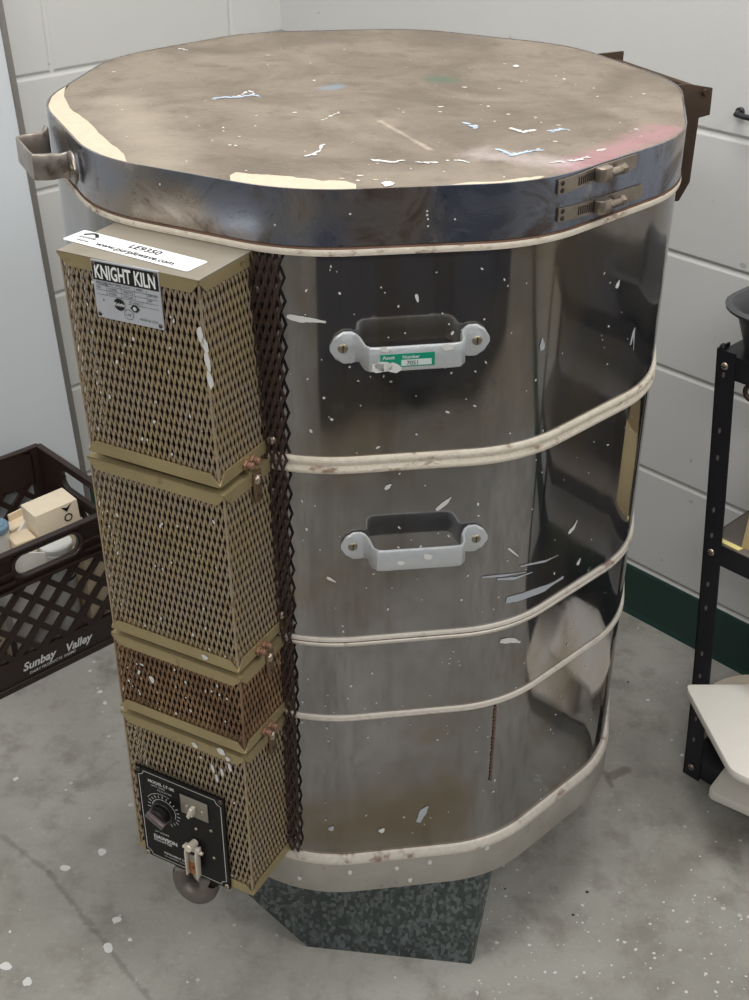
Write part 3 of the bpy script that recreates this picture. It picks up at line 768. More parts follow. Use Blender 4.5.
# nameplate on the top box
def quad_frame(c0, c1, c2, c3, n, c):
    P = [at_plane(*q, n, c) for q in (c0, c1, c2, c3)]; u = ((P[1] - P[0]) + (P[2] - P[3])).normalized(); v = n.cross(u).normalized()
    ctr = sum(P, Vector()) / 4; wd = ((P[1] - P[0]).length + (P[2] - P[3]).length) / 2; ht_ = ((P[3] - P[0]).length + (P[2] - P[1]).length) / 2
    return ctr, u, v, wd, ht_
ctr, u, v, wd, hh = quad_frame((90, 259), (158, 271), (164, 331), (98, 316), bn, WF + .003)
b = B(); o = ctr - u * wd / 2 - v * hh / 2
b.box(o - bn * .0016, u * wd, v * hh, bn * .0016, 'plate', bev=.0004)
q = o + bn * .0002
b.box(q + u * .001 + v * hh * .66, u * (wd - .002), v * hh * .31, bn * .0002, 'black')
b.text('KNIGHT KILN', q + u * wd * .5 + v * hh * .70, u, v, hh * .33, 'white', 'CENTER', bold=.0005, lift=.0006, xs=.60)
ln = lambda x0, y0, x1, y1, w=.0003: b.ribbon([q + u * wd * x0 + v * hh * y0 + bn * .0004, q + u * wd * x1 + v * hh * y1 + bn * .0004], w, bn, 'black')
for y in (.58, .50, .42): ln(.04, y, .96, y)
for x in (.2, .42, .62, .80): ln(x, .42, x, .64)
ln(.5, .34, .96, .34); ln(.72, .34, .72, .42)
for x, y, t_, sz in ((.05, .595, 'MODEL', .062), (.23, .605, 'MAX TEMP', .045), (.45, .605, 'VOLTS', .045), (.65, .605, 'AMPS', .045), (.82, .54, 'SER NO', .045), (.05, .52, 'NO', .045), (.23, .52, 'CONE', .05), (.45, .52, 'WATTS', .05), (.23, .44, 'PHASE', .045), (.45, .44, 'CYCLES', .045), (.82, .45, '60', .05), (.52, .36, 'AC ONLY', .045), (.66, .10, 'MADE IN', .045), (.84, .10, 'U.S.A.', .045), (.12, .30, '4', .06)):
    b.text(t_, q + u * wd * x + v * hh * y, u, v, hh * sz * 1.2, 'black', lift=.0005)
def disc(b, c, u, v, rx, ry, n, key, lift, k=22): b.face([c + u * rx * math.cos(2 * PI * i / k) + v * ry * math.sin(2 * PI * i / k) + n * lift for i in range(k)], key)
disc(b, q + u * wd * .37 + v * hh * .30, u, v, wd * .083, hh * .105, bn, 'black', .0005)
b.text('Knight', q + u * wd * .37 + v * hh * .275, u, v, hh * .085, 'white', 'CENTER', lift=.0008, shear=.2, bold=.00008)
c = q + u * wd * .60 + v * hh * .28
b.face([c + bn * .0005 + u * wd * x + v * hh * y for x, y in ((-.07, 0), (-.025, -.06), (.025, -.06), (.07, 0), (.025, .06), (-.025, .06))], 'black'); disc(b, c, u, v, wd * .026, hh * .034, bn, 'white', .0008); b.text('U', c - u * wd * .012 - v * hh * .02, u, v, hh * .06, 'black', lift=.001)
c = q + u * wd * .50 + v * hh * .155
b.ribbon([c + bn * .0005 + u * wd * .07 * math.cos(2 * PI * i / 20) + v * hh * .085 * math.sin(2 * PI * i / 20) for i in range(20)], .0004, bn, 'black', True); b.text('LAB', c - v * hh * .02, u, v, hh * .055, 'black', 'CENTER', lift=.0006)
pl = b.build('nameplate', box_objs[0], smooth=False); pl['label'] = 'silver nameplate with white lettering on a black band'
for x, y in ((.045, .93), (.955, .93), (.045, .065), (.955, .065)):
    b = B(); b.dome(o + u * wd * x + v * hh * y + bn * .0003, bn, .0022, .0012, 'darkbolt', seg=10); b.build('rivet', box_objs[0])
# auction lot sticker on the top of the top box
zs = boxes[0][3] + .0016
Q = [at_z(x, y, zs) for x, y in ((62, 239), (187, 272), (212, 263), (88, 231))]
u = (Q[1] - Q[0]).normalized(); v = Z.cross(u); wd = (Q[1] - Q[0]).length; hh = max(.02, (Q[3] - Q[0]).dot(v)); o = Q[0]
b = B(); rr = .003
cs = []
for cx, cy, a0 in ((wd - rr, rr, -90), (wd - rr, hh - rr, 0), (rr, hh - rr, 90), (rr, rr, 180)):
    for i in range(5): a = math.radians(a0 + i * 22.5); cs.append(o + u * (cx + rr * math.cos(a)) + v * (cy + rr * math.sin(a)))
b.prism(cs, Z * .0003, 'white'); q = o + Z * .0004
b.text('LE9350', q + u * wd * .56 + v * hh * .56, u, v, hh * .42, 'black', 'CENTER', bold=.0001)
b.text('www.purplewave.com', q + u * wd * .55 + v * hh * .16, u, v, hh * .36, 'black', 'CENTER', bold=.0001, xs=.98)
b.ribbon([q + Z * .0002 + u * (wd * .06 + wd * .055 * (i / 8) * 2) + v * (hh * (.66 + .22 * math.sin(PI * i / 8))) for i in range(9)], hh * .12, Z, 'black')
b.text('purple', q + u * wd * .06 + v * hh * .44, u, v, hh * .26, 'black'); b.text('wave', q + u * wd * .08 + v * hh * .18, u, v, hh * .24, 'black')
st = b.build('lot_sticker', box_objs[0], smooth=False); st['label'] = 'white lot sticker with black lettering'

# ---- kiln-sitter panel on the lowest box
WP = WF + .0055
ctr, u, v, wd, hh = quad_frame((134, 764), (224, 802), (229, 889), (147, 853), bn, WP)
u = bt.copy(); v = Z.copy()
o = ctr - u * wd / 2 - v * hh / 2
b = B(); b.box(o - bn * .004, u * wd, v * hh, bn * .004, 'panel', bev=.0006)
q = o + bn * .0003; m_ = .006; cr = .0075
bord = []
for cx, cy, a0 in ((m_, hh - m_, 0), (wd - m_, hh - m_, -90), (wd - m_, m_, -180), (m_, m_, -270)):
    for i in range(6): a = math.radians(a0 - 90 + 0) ; 
bord = []
def cc(cx, cy, a0, a1):
    for i in range(6): a = math.radians(a0 + (a1 - a0) * i / 5); bord.append(q + u * (cx + cr * math.cos(a)) + v * (cy + cr * math.sin(a)))
k0 = .004
cc(k0, hh - k0, 270, 360); cc(wd - k0, hh - k0, 180, 270); cc(wd - k0, k0, 90, 180); cc(k0, k0, 0, 90)
b.ribbon(bord, .0009, bn, 'print', True)
b.text('MODEL LT-3K', q + u * wd * .14 + v * hh * .88, u, v, hh * .042, 'print', bold=.0002, lift=.0003)
b.text('LIMIT TIMER', q + u * wd * .17 + v * hh * .845, u, v, hh * .026, 'print', lift=.0003); b.text('KILN SITTER', q + u * wd * .24 + v * hh * .812, u, v, hh * .026, 'print', lift=.0003)
def PT(x, y): return at_plane(x, y, bn, WP + .0003)
dc = PT(164, 811)
for i in range(19):
    a = math.radians(215 - i * 15.5); p = lambda r_: dc + u * r_ * math.cos(a) + v * r_ * math.sin(a)
    b.ribbon([p(.0195), p(.0195 + (.0035 if i % 2 else .0045))], .0012, bn, 'print')
b.ribbon([dc + u * .0172 * math.cos(math.radians(200 - i * 13)) + v * .0172 * math.sin(math.radians(200 - i * 13)) for i in range(18)], .0009, bn, 'print')
b.ribbon([dc + u * .026 * math.cos(math.radians(150 - i * 9)) + v * .026 * math.sin(math.radians(150 - i * 9)) for i in range(10)], .0007, bn, 'print')
p = PT(154, 846 - 12); b.text('DAWSON', p + u * .000 - v * .004, u, v, .0078, 'print', bold=.0004, lift=.0003)
b.text('SET HOURS', p + u * .003 + v * .0065, u, v, .004, 'print', lift=.0003); b.text('KILN-SITTER', p + u * .0 - v * .009, u, v, .0048, 'print', bold=.0001, lift=.0003)
b.text('INSTRUMENT CO.', PT(168, 850) - v * .008 - u * .006, u, v, .0042, 'print', bold=.0001, lift=.0003); b.text('SAN LEANDRO, CALIF.', PT(168, 850) - v * .013 - u * .006, u, v, .0032, 'print', lift=.0003)
panel = b.build('control_panel', kiln, smooth=False); panel['label'] = 'black control panel with dial'
for x, y in ((.03, .97), (.97, .97), (.97, .03), (.03, .03)):
    s = B(); s.screw(o + u * (k0 + (wd - 2 * k0) * (x > .5)) + v * (k0 + (hh - 2 * k0) * (y > .5)) + bn * .0002, bn, .0033, .0018, 'darkbolt' if y > .5 else 'bolt'); s.build('screw', panel)
for x, y in ((211, 831), (214, 858), (196, 829)):
    s = B(); s.dome(PT(x, y), bn, .0022, .0012, 'bolt', seg=12); s.build('rivet', panel)
s = B(); s.cyl(dc - bn * .0002, dc + bn * .006, .0160, 'knob', seg=28, bev=.001); s.cyl(dc + bn * .006, dc + bn * .016, .0125, 'knob', seg=28, bev=.0015)
g = (u * math.cos(-.5) + v * math.sin(-.5)); gv = bn.cross(g)
s.box(dc + bn * .010 - g * .0135 - gv * .0042, g * .027, gv * .0084, bn * .0105, 'knobtop', bev=.0016); k = s.build('dial_knob', panel); k['label'] = 'dark timer dial'
sc = PT(194.5, 808); s = B(); s.box(sc - u * .0195 - v * .0145, u * .039, v * .029, bn * .0012, 'greyplate', bev=.0004)
for du in (-.011, .011): s.dome(sc + u * du - v * .002 + bn * .0012, bn, .003, .0014, 'bolt', seg=12)
s.build('switch_plate', panel)
s = B(); s.prism([sc + u * x - v * .002 + v * y + bn * .0012 for x, y in ((-.0025, -.004), (.0025, -.004), (.0025, .006), (-.0025, .006))], bn * .008 + v * -.001, 'ivory', bev=.0006)
s.box(sc - u * .006 - v * .008 + bn * .007, u * .004 + v * -.003, v * .016 + u * .006, bn * .0035, 'ivory', bev=.0008); s.build('toggle_lever', panel)
# trigger weight: two arms, copper strip, plunger, iron horseshoe hanging below the panel
wc = PT(196, 849)
s = B()
for du in (-.0085, .0065):
    s.prism([wc + u * du + bn * (.0008 + a) + v * c_ for a, c_ in ((0, .009), (.009, .011), (.012, .002), (.012, -.036), (.004, -.036), (.003, -.004), (0, -.004))], u * .0022, 'ivory', bev=.0003)
s.box(wc - u * .011 + v * .006 + bn * .004, u * .022, v * .005, bn * .005, 'ivory', bev=.001)
s.cyl(wc - u * .014 + v * .004 + bn * .006, wc + u * .014 + v * .004 + bn * .006, .0022, 'ivory')
s.build('weight_arms', panel)
s = B(); s.box(wc - u * .006 - v * .036 + bn * .0065, u * .0125, v * .020, bn * .0016, 'copper'); s.box(wc - u * .006 - v * .016 + bn * .0065, u * .0125, v * .012, bn * .0014, 'greyplate'); s.dome(wc - v * .024 + bn * .008, bn, .0018, .001, 'slot', seg=10); s.build('copper_strip', panel)
s = B(); s.cyl(wc + u * .001 + v * .013 + bn * .001, wc + u * .001 + v * .016 + bn * .017, .005, 'ivory', bev=.001); s.build('plunger', panel)
pc = PT(197, 868); zc_ = boxes[3][2] - .006
hc = at_plane(196, 879, bn, WF - .006)
s = B(); pts = [hc + u * (.0200 * math.cos(a)) + v * (.0200 * math.sin(a)) + bn * (.004 * math.sin(-a)) for a in [PI - .35 + i * (PI + .7) / 18 for i in range(19)]]
pts = [hc - u * .0215 + v * .006 - bn * .002] + pts + [hc + u * .0215 + v * .006 - bn * .002]
s.tube(pts, [.0128] * len(pts), 'weight', seg=16); w = s.build('trigger_weight', panel); w['label'] = 'grey iron horseshoe weight'

# ------------------------------------------------------------------ kiln stand
s0 = at_z(307, 946.6, 0); s1 = at_z(470.7, 964, 0)
su = (s1 - s0).normalized(); sv = Z.cross(su)
stand = tag(empty('kiln_stand', ((s0 + s1) / 2 + sv * .2) * 1.0), 'low galvanized sheet metal stand with spangled finish under the kiln', 'stand')
def SP(a, bb, z): return s0 + su * a + sv * bb + Z * z
L_ = (s1 - s0).length; TH = ZB - .0005
b = B(); b.prism([SP(0, 0, 0), SP(L_, 0, 0), SP(L_ + .004, 0, TH), SP(-.15, 0, TH), SP(-.15, 0, TH - .02)], sv * .0014, 'galv')
b.prism([SP(L_, 0, 0), SP(L_ + .004, 0, TH), SP(L_ + .022, .014, TH), SP(L_ + .004, .008, 0)], sv * .0012, 'galv')
b.build('front_plate', stand, smooth=False)
b = B(); b.prism([SP(L_ + .004, .010, 0), SP(L_ + .022, .016, TH), SP(L_ + .022, .46, TH), SP(L_ + .004, .46, 0)], su * -.0014, 'galv'); b.build('side_plate', stand, smooth=False)
b = B(); b.prism([SP(0, .002, 0), SP(-.15, .002, TH - .02), SP(-.15, .46, TH - .02), SP(0, .46, 0)], su * .0014, 'galv'); b.build('side_plate', stand, smooth=False)
b = B(); b.prism([SP(0, .46, 0), SP(L_ + .004, .46, 0), SP(L_ + .022, .46, TH), SP(-.15, .46, TH), SP(-.15, .46, TH - .02)], sv * .0014, 'galv'); b.build('back_plate', stand, smooth=False)
b = B(); p = SP(L_ - .008, -.0002, TH - .012); b.screw(p, -sv, .005, .003, 'copperbolt'); b.build('bolt', stand)

# ------------------------------------------------------------------ room
def wall(name, p0, p1, h, key, thick_dir, uoff=0, voff=0, t=.12):
    me = bpy.data.meshes.new(name); bm = bmesh.new(); uvl = bm.loops.layers.uv.new('UVMap')
    q = [p0, p1, p1 + Z * h, p0 + Z * h]; ln_ = (p1 - p0).length
    f = bm.faces.new([bm.verts.new(x) for x in q]); uvs = [(0, 0), (ln_, 0), (ln_, h), (0, h)]
    for l, (a, c) in zip(f.loops, uvs): l[uvl].uv = (a + uoff, c + voff)
    r = bm.faces.new([bm.verts.new(x + thick_dir * t) for x in q][::-1])
    vs = list(f.verts); vr = list(r.verts)[::-1]
    for i in range(4):
        bm.faces.new((vs[(i + 1) % 4], vs[i], vr[i], vr[(i + 1) % 4]))
    bm.normal_update()
    bmesh.ops.recalc_face_normals(bm, faces=bm.faces)
    bm.to_mesh(me); bm.free(); me.materials.append(MAT[key]); o = bpy.data.objects.new(name, me); COL.objects.link(o); return structure(o)
DX, NX = 4.2, -3.6; HC = 2.75
# brick rows: joints at .11 + .2058 k
wall('wall_left', W(LW, NX), W(LW, NW), HC, 'block', -D, uoff=(.205 - .182 + NX) % .41, voff=.2058 - .11 + .2058)
wall('wall_right', W(LW, NW), W(DX, NW), HC, 'block_long', N, uoff=1.0, voff=.2058 - .11)
wall('wall_back', W(DX, NX), W(LW, NX), HC, 'backwall', -N)
wall('wall_front', W(DX, NW), W(DX, NX), HC, 'backwall', D)
b = B(); b.box(W(LW, NX, 0) - Z * .1, D * (DX - LW), N * (NW - NX), Z * .1, 'concrete')
def fb(x, y, r, st=1.2, a=0.0, key='paint'): blob(b, at_z(x, y, 0), Z, r, key, st, a, lift=.0004, k=10)
for x, y, r in ((102, 852, .006), (65, 868, .006), (117, 920, .006), (108, 948, .007), (6, 966, .007), (27, 982, .006), (16, 779, .004), (100, 692, .004), (105, 703, .004), (94, 662, .0025), (90, 671, .003), (150, 790, .002), (655, 645 - 22, .003), (682, 755, .003), (648, 700, .003), (130, 940, .003)): fb(x, y, r, 1.25, rnd.uniform(0, 3))
for _ in range(120):
    fb(rnd.uniform(470, 749), rnd.uniform(880, 1000), rnd.choice((.0008, .001, .0012, .0016, .0022)), 1.2, rnd.uniform(0, 3))
for _ in range(50):
    fb(rnd.uniform(0, 749), rnd.uniform(700, 1000), rnd.choice((.0008, .001, .0015, .002)), 1.2, rnd.uniform(0, 3))
for x, y, r in ((502, 822, .0025), (587, 892, .0025), (573, 915, .0022), (628, 682, .0025), (505, 889, .0018)): fb(x, y, r, 1.0, 0, 'slot')
structure(b.build('floor', smooth=False))
b = B(); b.box(W(LW, NX, HC), D * (DX - LW), N * (NW - NX), Z * .1, 'ceil'); structure(b.build('ceiling', smooth=False))
def base(name, p0, p1, inw):
    b = B(); u_ = (p1 - p0); b.prism([p0, p0 + inw * .010, p0 + inw * .006 + Z * .010, p0 + inw * .004 + Z * .100, p0 + inw * .002 + Z * .104, p0 + Z * .104], u_, 'green_base'); return structure(b.build(name, smooth=False))
base('baseboard_right', W(LW, NW - .0005), W(DX, NW - .0005), -N); base('baseboard_left', W(LW + .0005, NX), W(LW + .0005, NW - .012), D)
# added dark band along the back wall, unseen, to darken the steel's reflections
b = B(); b.box(W(LW + .02, NX + .001, 0), D * (DX - LW - .04), N * .02, Z * 1.15, 'reflect_navy'); structure(b.build('added_dark_trim', smooth=False))
# wall peg at the right
b = B(); p = at_plane(741, 111.5, N, NW); b.cyl(p, p - N * .006, .007, 'shelfmetal', bev=.001); b.tube([p - N * .005, p - N * .02 + D * .004, p - N * .024 + D * .02, p - N * .024 + D * .04], .0042, 'shelfmetal'); tag(b.build('wall_hook', smooth=True), 'small black hook on the white block wall at the right', 'hook')

# ------------------------------------------------------------------ white board leaning on the left wall
b = B()
HB = 1.52
def WB(s, z, off=0.0): return W(LW + .0025 + .060 * (1 - z / HB) + off, s - .033 * z / HB, z)
SR = .106; WB_ = .95; ew = .012
nb = (WB(0, 0) - WB(1, 0)).cross(WB(0, 1) - WB(0, 0)).normalized(); nb = nb if nb.dot(D) > 0 else -nb
board = tag(empty('white_board', WB(SR - WB_ / 2, 0)), 'white laminate board with grey metal edging leaning on the wall behind the crate', 'board')
b.box(WB(SR - WB_, 0.004) , WB(SR - ew * .5, 0) - WB(SR - WB_, 0), WB(SR, HB) - WB(SR, 0.004), nb * .019, 'whiteboard'); b.build('face_panel', board, smooth=False)
b = B(); b.box(WB(SR - ew, 0) - nb * .001, WB(SR, 0) - WB(SR - ew, 0), WB(SR, HB) - WB(SR, 0), nb * .023, 'edging', bev=.0015); e = b.build('edge_strip', board); e['label'] = 'grey metal edging'

# ------------------------------------------------------------------ milk crate
D0, D1, N0, N1, HCR = -.922, -.621, -.337, -.006, .280
crate = tag(empty('milk_crate', W((D0 + D1) / 2, (N0 + N1) / 2, 0)), 'dark brown plastic milk crate full of cartons, on the floor left of the kiln', 'crate')
def face_panel(o, u, out, width, name, slot=True, letter=False):
    """one side: o lower-left corner on the outside, u along, out outward"""
    b = B(); t = .008; zl, zm = .062, .205
    ins = -out
    b.box(o + ins * t, u * width, out * t, Z * zl, 'crate'); b.box(o - out * .0 + Z * 0, u * width, out * .004, Z * .012, 'crate', bev=.001)
    # lattice: 45 degree bars, clipped to the window
    w0, w1, h0, h1 = .022, width - .022, zl - .004, zm + .004
    pitch = .0540; bw = .0105
    k = -int((h1 - h0) / pitch) - 2
    while w0 + k * pitch < w1 + (h1 - h0):
        for sg in (1, -1):
            x0 = w0 + k * pitch if sg == 1 else w0 + k * pitch
            # line through (x0,h0) rising with slope sg ; clip to [w0,w1]
            if sg == 1: a, c = (x0, h0), (x0 + (h1 - h0), h1)
            else: a, c = (x0, h0), (x0 - (h1 - h0), h1)
            def clip(p, q):
                (xa, ya), (xb, yb) = p, q
                if xa > xb: xa, ya, xb, yb = xb, yb, xa, ya
                if xb <= w0 or xa >= w1: return None
                if xa < w0: ya += (yb - ya) * (w0 - xa) / (xb - xa); xa = w0
                if xb > w1: yb = ya + (yb - ya) * (w1 - xa) / (xb - xa); xb = w1
                return (xa, ya), (xb, yb)
            r_ = clip(a, c)
            if r_ and math.dist(*r_) > .01:
                (xa, ya), (xb, yb) = r_; d_ = (u * (xb - xa) + Z * (yb - ya)); pn = out.cross(d_).normalized()
                b.box(o + u * xa + Z * ya - pn * bw / 2 + ins * (t - .0005 * (sg == 1)), d_, pn * bw, out * (t - .001), 'crate')
        k += 1
    # corner posts
    for x in (0, width - .024): b.box(o + u * x + ins * t, u * .024, out * t, Z * HCR, 'crate')
    # upper solid band with a rounded slot handle
    zb_, zt_ = zm - .002, HCR; cx, cz, sl, sh_ = width / 2, .2455, .062, .021
    ring = []; hole = []
    for i in range(40):
        a_ = 2 * PI * i / 40; ca, sa = math.cos(a_), math.sin(a_)
        hx = cx + (sl - sh_) * (1 if ca > 0 else -1) + sh_ * ca; hz = cz + sh_ * sa
        hole.append((hx, hz))
        # matching rectangle point
        X0, X1 = .02, width - .02
        tx = (X1 - cx) / abs(ca) if abs(ca) > 1e-6 else 1e9; tz = ((zt_ - cz) if sa > 0 else (cz - zb_)) / abs(sa) if abs(sa) > 1e-6 else 1e9
        k_ = min(tx, tz); ring.append((cx + ca * k_, cz + sa * k_))
    # replace corner-cut ring with proper rectangle by snapping
    m = b.mi('crate')
    Vf = [[b.bm.verts.new(o + u * x + Z * z_ + ins * dd) for x, z_ in pts] for dd in (0, t) for pts in (ring, hole)]
    for i in range(40):
        j = (i + 1) % 40
        for fa in ((Vf[0][i], Vf[0][j], Vf[1][j], Vf[1][i]), (Vf[2][j], Vf[2][i], Vf[3][i], Vf[3][j]), (Vf[1][i], Vf[1][j], Vf[3][j], Vf[3][i])):
            b.bm.faces.new(fa).material_index = m
    # corners of the rectangle the ring left out
    for xx in (.02, width - .02):
        for zz in (zb_, zt_):
            near = sorted(range(40), key=lambda i: math.dist(ring[i], (xx, zz)))[:2]
            b.bm.faces.new([b.bm.verts.new(o + u * xx + Z * zz)] + [b.bm.verts.new(o + u * ring[i][0] + Z * ring[i][1]) for i in near]).material_index = m
            b.bm.faces.new([b.bm.verts.new(o + u * xx + Z * zz + ins * t)] + [b.bm.verts.new(o + u * ring[i][0] + Z * ring[i][1] + ins * t) for i in near]).material_index = m
    # rim round the slot
    b.tube([o + u * (cx + (sl + .003 - sh_) * (1 if math.cos(a_) > 0 else -1) + (sh_ + .003) * math.cos(a_)) + Z * (cz + (sh_ + .003) * math.sin(a_)) + out * .001 for a_ in [2 * PI * i / 32 for i in range(32)]], .0035, 'crate', 8, True)
    # horizontal ribs
    for zz in (.272, .240, .222, .207):
        L1 = .02; 
        if abs(zz - cz) < sh_ + .006:
            b.box(o + u * .0 + Z * (zz - .002), u * (cx - sl - .006), out * .006, Z * .004, 'crate'); b.box(o + u * (cx + sl + .006) + Z * (zz - .002), u * (width - cx - sl - .006), out * .006, Z * .004, 'crate')
        else: b.box(o + Z * (zz - .002), u * width, out * .006, Z * .004, 'crate')
    b.box(o + Z * (HCR - .006) + ins * t, u * width, out * (t + .006), Z * .007, 'crate', bev=.0025)
    bmesh.ops.remove_doubles(b.bm, verts=b.bm.verts, dist=1e-6)
    if letter:
        q = o + out * .0005
        b.text('Sunbay', q + u * .084 + Z * .032, u, Z, .023, 'white', bold=.0007, lift=.0006, shear=.3, xs=1.0); b.text("Valley", q + u * .170 + Z * .029, u, Z, .024, 'white', bold=.0007, lift=.0006, shear=.3, xs=.95)
        b.text('DAIRY PRODUCTS  FARMS', q + u * .095 + Z * .020, u, Z, .008, 'white', bold=.0001, lift=.0006, shear=.2)
    return b.build(name, crate, smooth=False)
cw, cl = N1 - N0, D1 - D0
fp = face_panel(W(D1, N0), N, D, cw, 'side_panel', letter=True); fp['label'] = 'side with white dairy lettering'
face_panel(W(D0, N1), -N, -D, cw, 'side_panel'); face_panel(W(D1, N1), -D, N, cl, 'side_panel'); face_panel(W(D0, N0), D, -N, cl, 'side_panel')
b = B(); b.box(W(D0 + .004, N0 + .004, .006), D * (cl - .008), N * (cw - .008), Z * .006, 'crate'); b.build('bottom_panel', crate, smooth=False)
FLZ = .0125
def carton(px, py, z, plane_d, size, rot, key, label, tab=False, mark=False, tilt=0.0, z0=None, group=None):
    p = at_plane(px, py, D, plane_d)                     # centre of the carton's front top edge
    w, dp, h = size
    u_ = (N * math.cos(rot) + D * math.sin(rot)); f_ = (D * math.cos(rot) - N * math.sin(rot))
    up = (Z * math.cos(tilt) + u_ * math.sin(tilt)); uu = (u_ * math.cos(tilt) - Z * math.sin(tilt))
    b = B(); o = p - uu * w / 2 - up * h - f_ * dp
    b.box(o, uu * w, f_ * dp, up * h, key, bev=.0012)
    if tab: b.box(o + up * (h - .002) + uu * w * .15, uu * w * .30, f_ * .004, up * .016, key)
    q = o + f_ * (dp + .0004)
    if mark:
        c0 = q + uu * w * .72 + up * (h - .020)
        b.face([c0 + uu * x + up * y for x, y in ((-.010, .016), (0, .003), (.012, .018), (.001, .012))], 'black')
        b.ribbon([c0 + uu * (.001 + .007 * math.cos(2 * PI * i / 18)) + up * (-.009 + .007 * math.sin(2 * PI * i / 18)) for i in range(18)], .0028, f_, 'black', True)
    else:
        b.ribbon([q + uu * w * .2 + up * h * .8, q + uu * w * .7 + up * h * .8], .004, f_, 'cartonprint'); b.ribbon([q + uu * w * .15 + up * h * .68, q + uu * w * .5 + up * h * .68], .003, f_, 'cartonprint')
        b.text('COOKIES', o + up * (h + .0006) + uu * w * .1 + f_ * dp * .3, uu, f_ * -1 + up * 0, dp * .01, 'cartonprint') if False else None
    return tag(b.build('carton'), label, 'box', group)
cartons = []
cartons.append(carton(56, 508, .29, -.71, (.085, .055, .19), .05, 'carton2', 'cream carton with black arrow and ring mark, at right in the brown crate', mark=True, tilt=-.05))
cartons.append(carton(34, 519, .28, -.785, (.10, .030, .18), -.08, 'carton', 'pale carton with a raised tab standing behind the ring-marked carton in the crate', tab=True, tilt=-.03))
cartons.append(carton(26, 541, .27, -.712, (.040, .040, .16), .1, 'carton', 'narrow pale carton left of the ring-marked carton in the crate'))
# stuff lower down, glimpsed through the lattice
def low_box(d, n, w, dp, h, rot, key, label, name='carton', z=FLZ):
    b = B(); u_ = (N * math.cos(rot) + D * math.sin(rot)); f_ = (D * math.cos(rot) - N * math.sin(rot)); b.box(W(d, n, z) - u_ * w / 2 - f_ * dp / 2, u_ * w, f_ * dp, Z * h, key, bev=.001); q = W(d, n, z) + f_ * (dp / 2 + .0004)
    b.ribbon([q - u_ * w * .3 + Z * h * .6, q + u_ * w * .25 + Z * h * .6], .006, f_, 'cartonprint'); b.ribbon([q - u_ * w * .2 + Z * h * .35, q + u_ * w * .35 + Z * h * .4], .004, f_, 'cartonprint')
    return tag(b.build(name), label, 'box')
low_box(-.655, -.058, .078, .045, .185, 0.02, 'carton', 'pale carton pressed against the right end of the crate lattice')
low_box(-.662, -.288, .06, .045, .15, -.03, 'carton2', 'cream carton behind the lattice, below the left half of the slot handle')
# white folded paper and a white cup in the slot handle
b = B(); c = W(-.655, -.190, FLZ)
b.prism([c + N * x + Z * z_ for x, z_ in ((-.05, 0), (.03, 0), (.034, .215), (-.02, .238), (-.05, .235))], D * .004, 'paper', bev=.0008); b.prism([c - D * .012 + N * x + Z * z_ for x, z_ in ((-.045, 0), (.025, 0), (.02, .225), (-.045, .24))], D * .003, 'paper', bev=.0008)
tag(b.build('folded_paper'), 'white folded paper showing in the left half of the crate slot handle', 'paper')
b = B(); c = W(-.662, -.133, FLZ); b.cyl(c, c + Z * .21, .026, 'plasticwhite', seg=28, r2=.029, bev=.003); b.cyl(c + Z * .21, c + Z * .222, .03, 'plasticwhite', seg=28, bev=.002); b.cyl(c + Z * .15, c + Z * .155, .0285, 'slot', seg=28); tag(b.build('plastic_bottle'), 'white plastic bottle seen through the right half of the crate slot handle', 'bottle')
b = B(); c = at_plane(-6, 524, D, -.755); 
jar = tag(empty('jar', Vector((c.x, c.y, FLZ))), 'white jar with a grey-blue lid at the left edge of the photo, inside the crate', 'jar')
b = B(); q = Vector((c.x, c.y, 0)); b.cyl(q + Z * FLZ, q + Z * (c.z - .012), .023, 'plasticwhite', seg=28, bev=.004); b.build('jar_body', jar)
b = B(); b.cyl(q + Z * (c.z - .014), q + Z * c.z, .025, 'bluelid', seg=28, bev=.003); b.cyl(q + Z * (c.z - .001), q + Z * (c.z + .002), .018, 'bluelid', seg=28, bev=.001); b.build('jar_lid', jar)
b = B(); c = at_plane(15, 528, D, -.765); b.prism([c + N * x + Z * z_ for x, z_ in ((-.03, .0 - c.z + FLZ), (.025, .0 - c.z + FLZ), (.022, .012), (-.012, -.02), (-.03, -.03))], D * .006, 'paper', bev=.001); tag(b.build('paper_sheet'), 'white paper sheet upright between the blue-lidded jar and the cartons', 'paper')

# ------------------------------------------------------------------ shelving unit (racked a little to the left)
SD0, SN0, SN1, SLEN = .316, .42, .70, .80
def lean(z): return -.061 * (z / .737) ** 1.2
shelf = tag(empty('shelving_unit', W(SD0 + SLEN / 2, (SN0 + SN1) / 2, 0)), 'black slotted steel shelving unit against the right wall', 'shelf')
def post(d0, n0, sd, sn):
    """angle post, legs along sd*D and sn*N"""
    b = B(); K = 10; Hh = .742; wv = .030
    for (ax, ay) in ((D * sd, N * sn), (N * sn, D * sd)):
        V = []
        for i in range(K + 1):
            z = Hh * i / K; o = W(d0 + lean(z), n0, z); V.append([b.bm.verts.new(o + ax * a + ay * c) for a, c in ((0, 0), (wv, 0), (wv, .002), (0, .002))])
        for i in range(K):
            for j in range(4): b.bm.faces.new((V[i][j], V[i][(j + 1) % 4], V[i + 1][(j + 1) % 4], V[i + 1][j])).material_index = b.mi('shelfmetal')
        b.bm.faces.new(V[0][::-1]); b.bm.faces.new(V[-1])
    bmesh.ops.recalc_face_normals(b.bm, faces=b.bm.faces)
    # pale keyhole slots down the post
    for i in range(17):
        z = .035 + i * .042; o = W(d0 + lean(z), n0, z)
        b.prism([o + D * sd * (.013 + .0022 * math.cos(a)) + Z * (.0045 * math.sin(a)) - N * sn * .0003 for a in [2 * PI * k / 10 for k in range(10)]], N * sn * .0003, 'edging' if i % 3 else 'slot')
    return b.build('post', shelf, smooth=False)
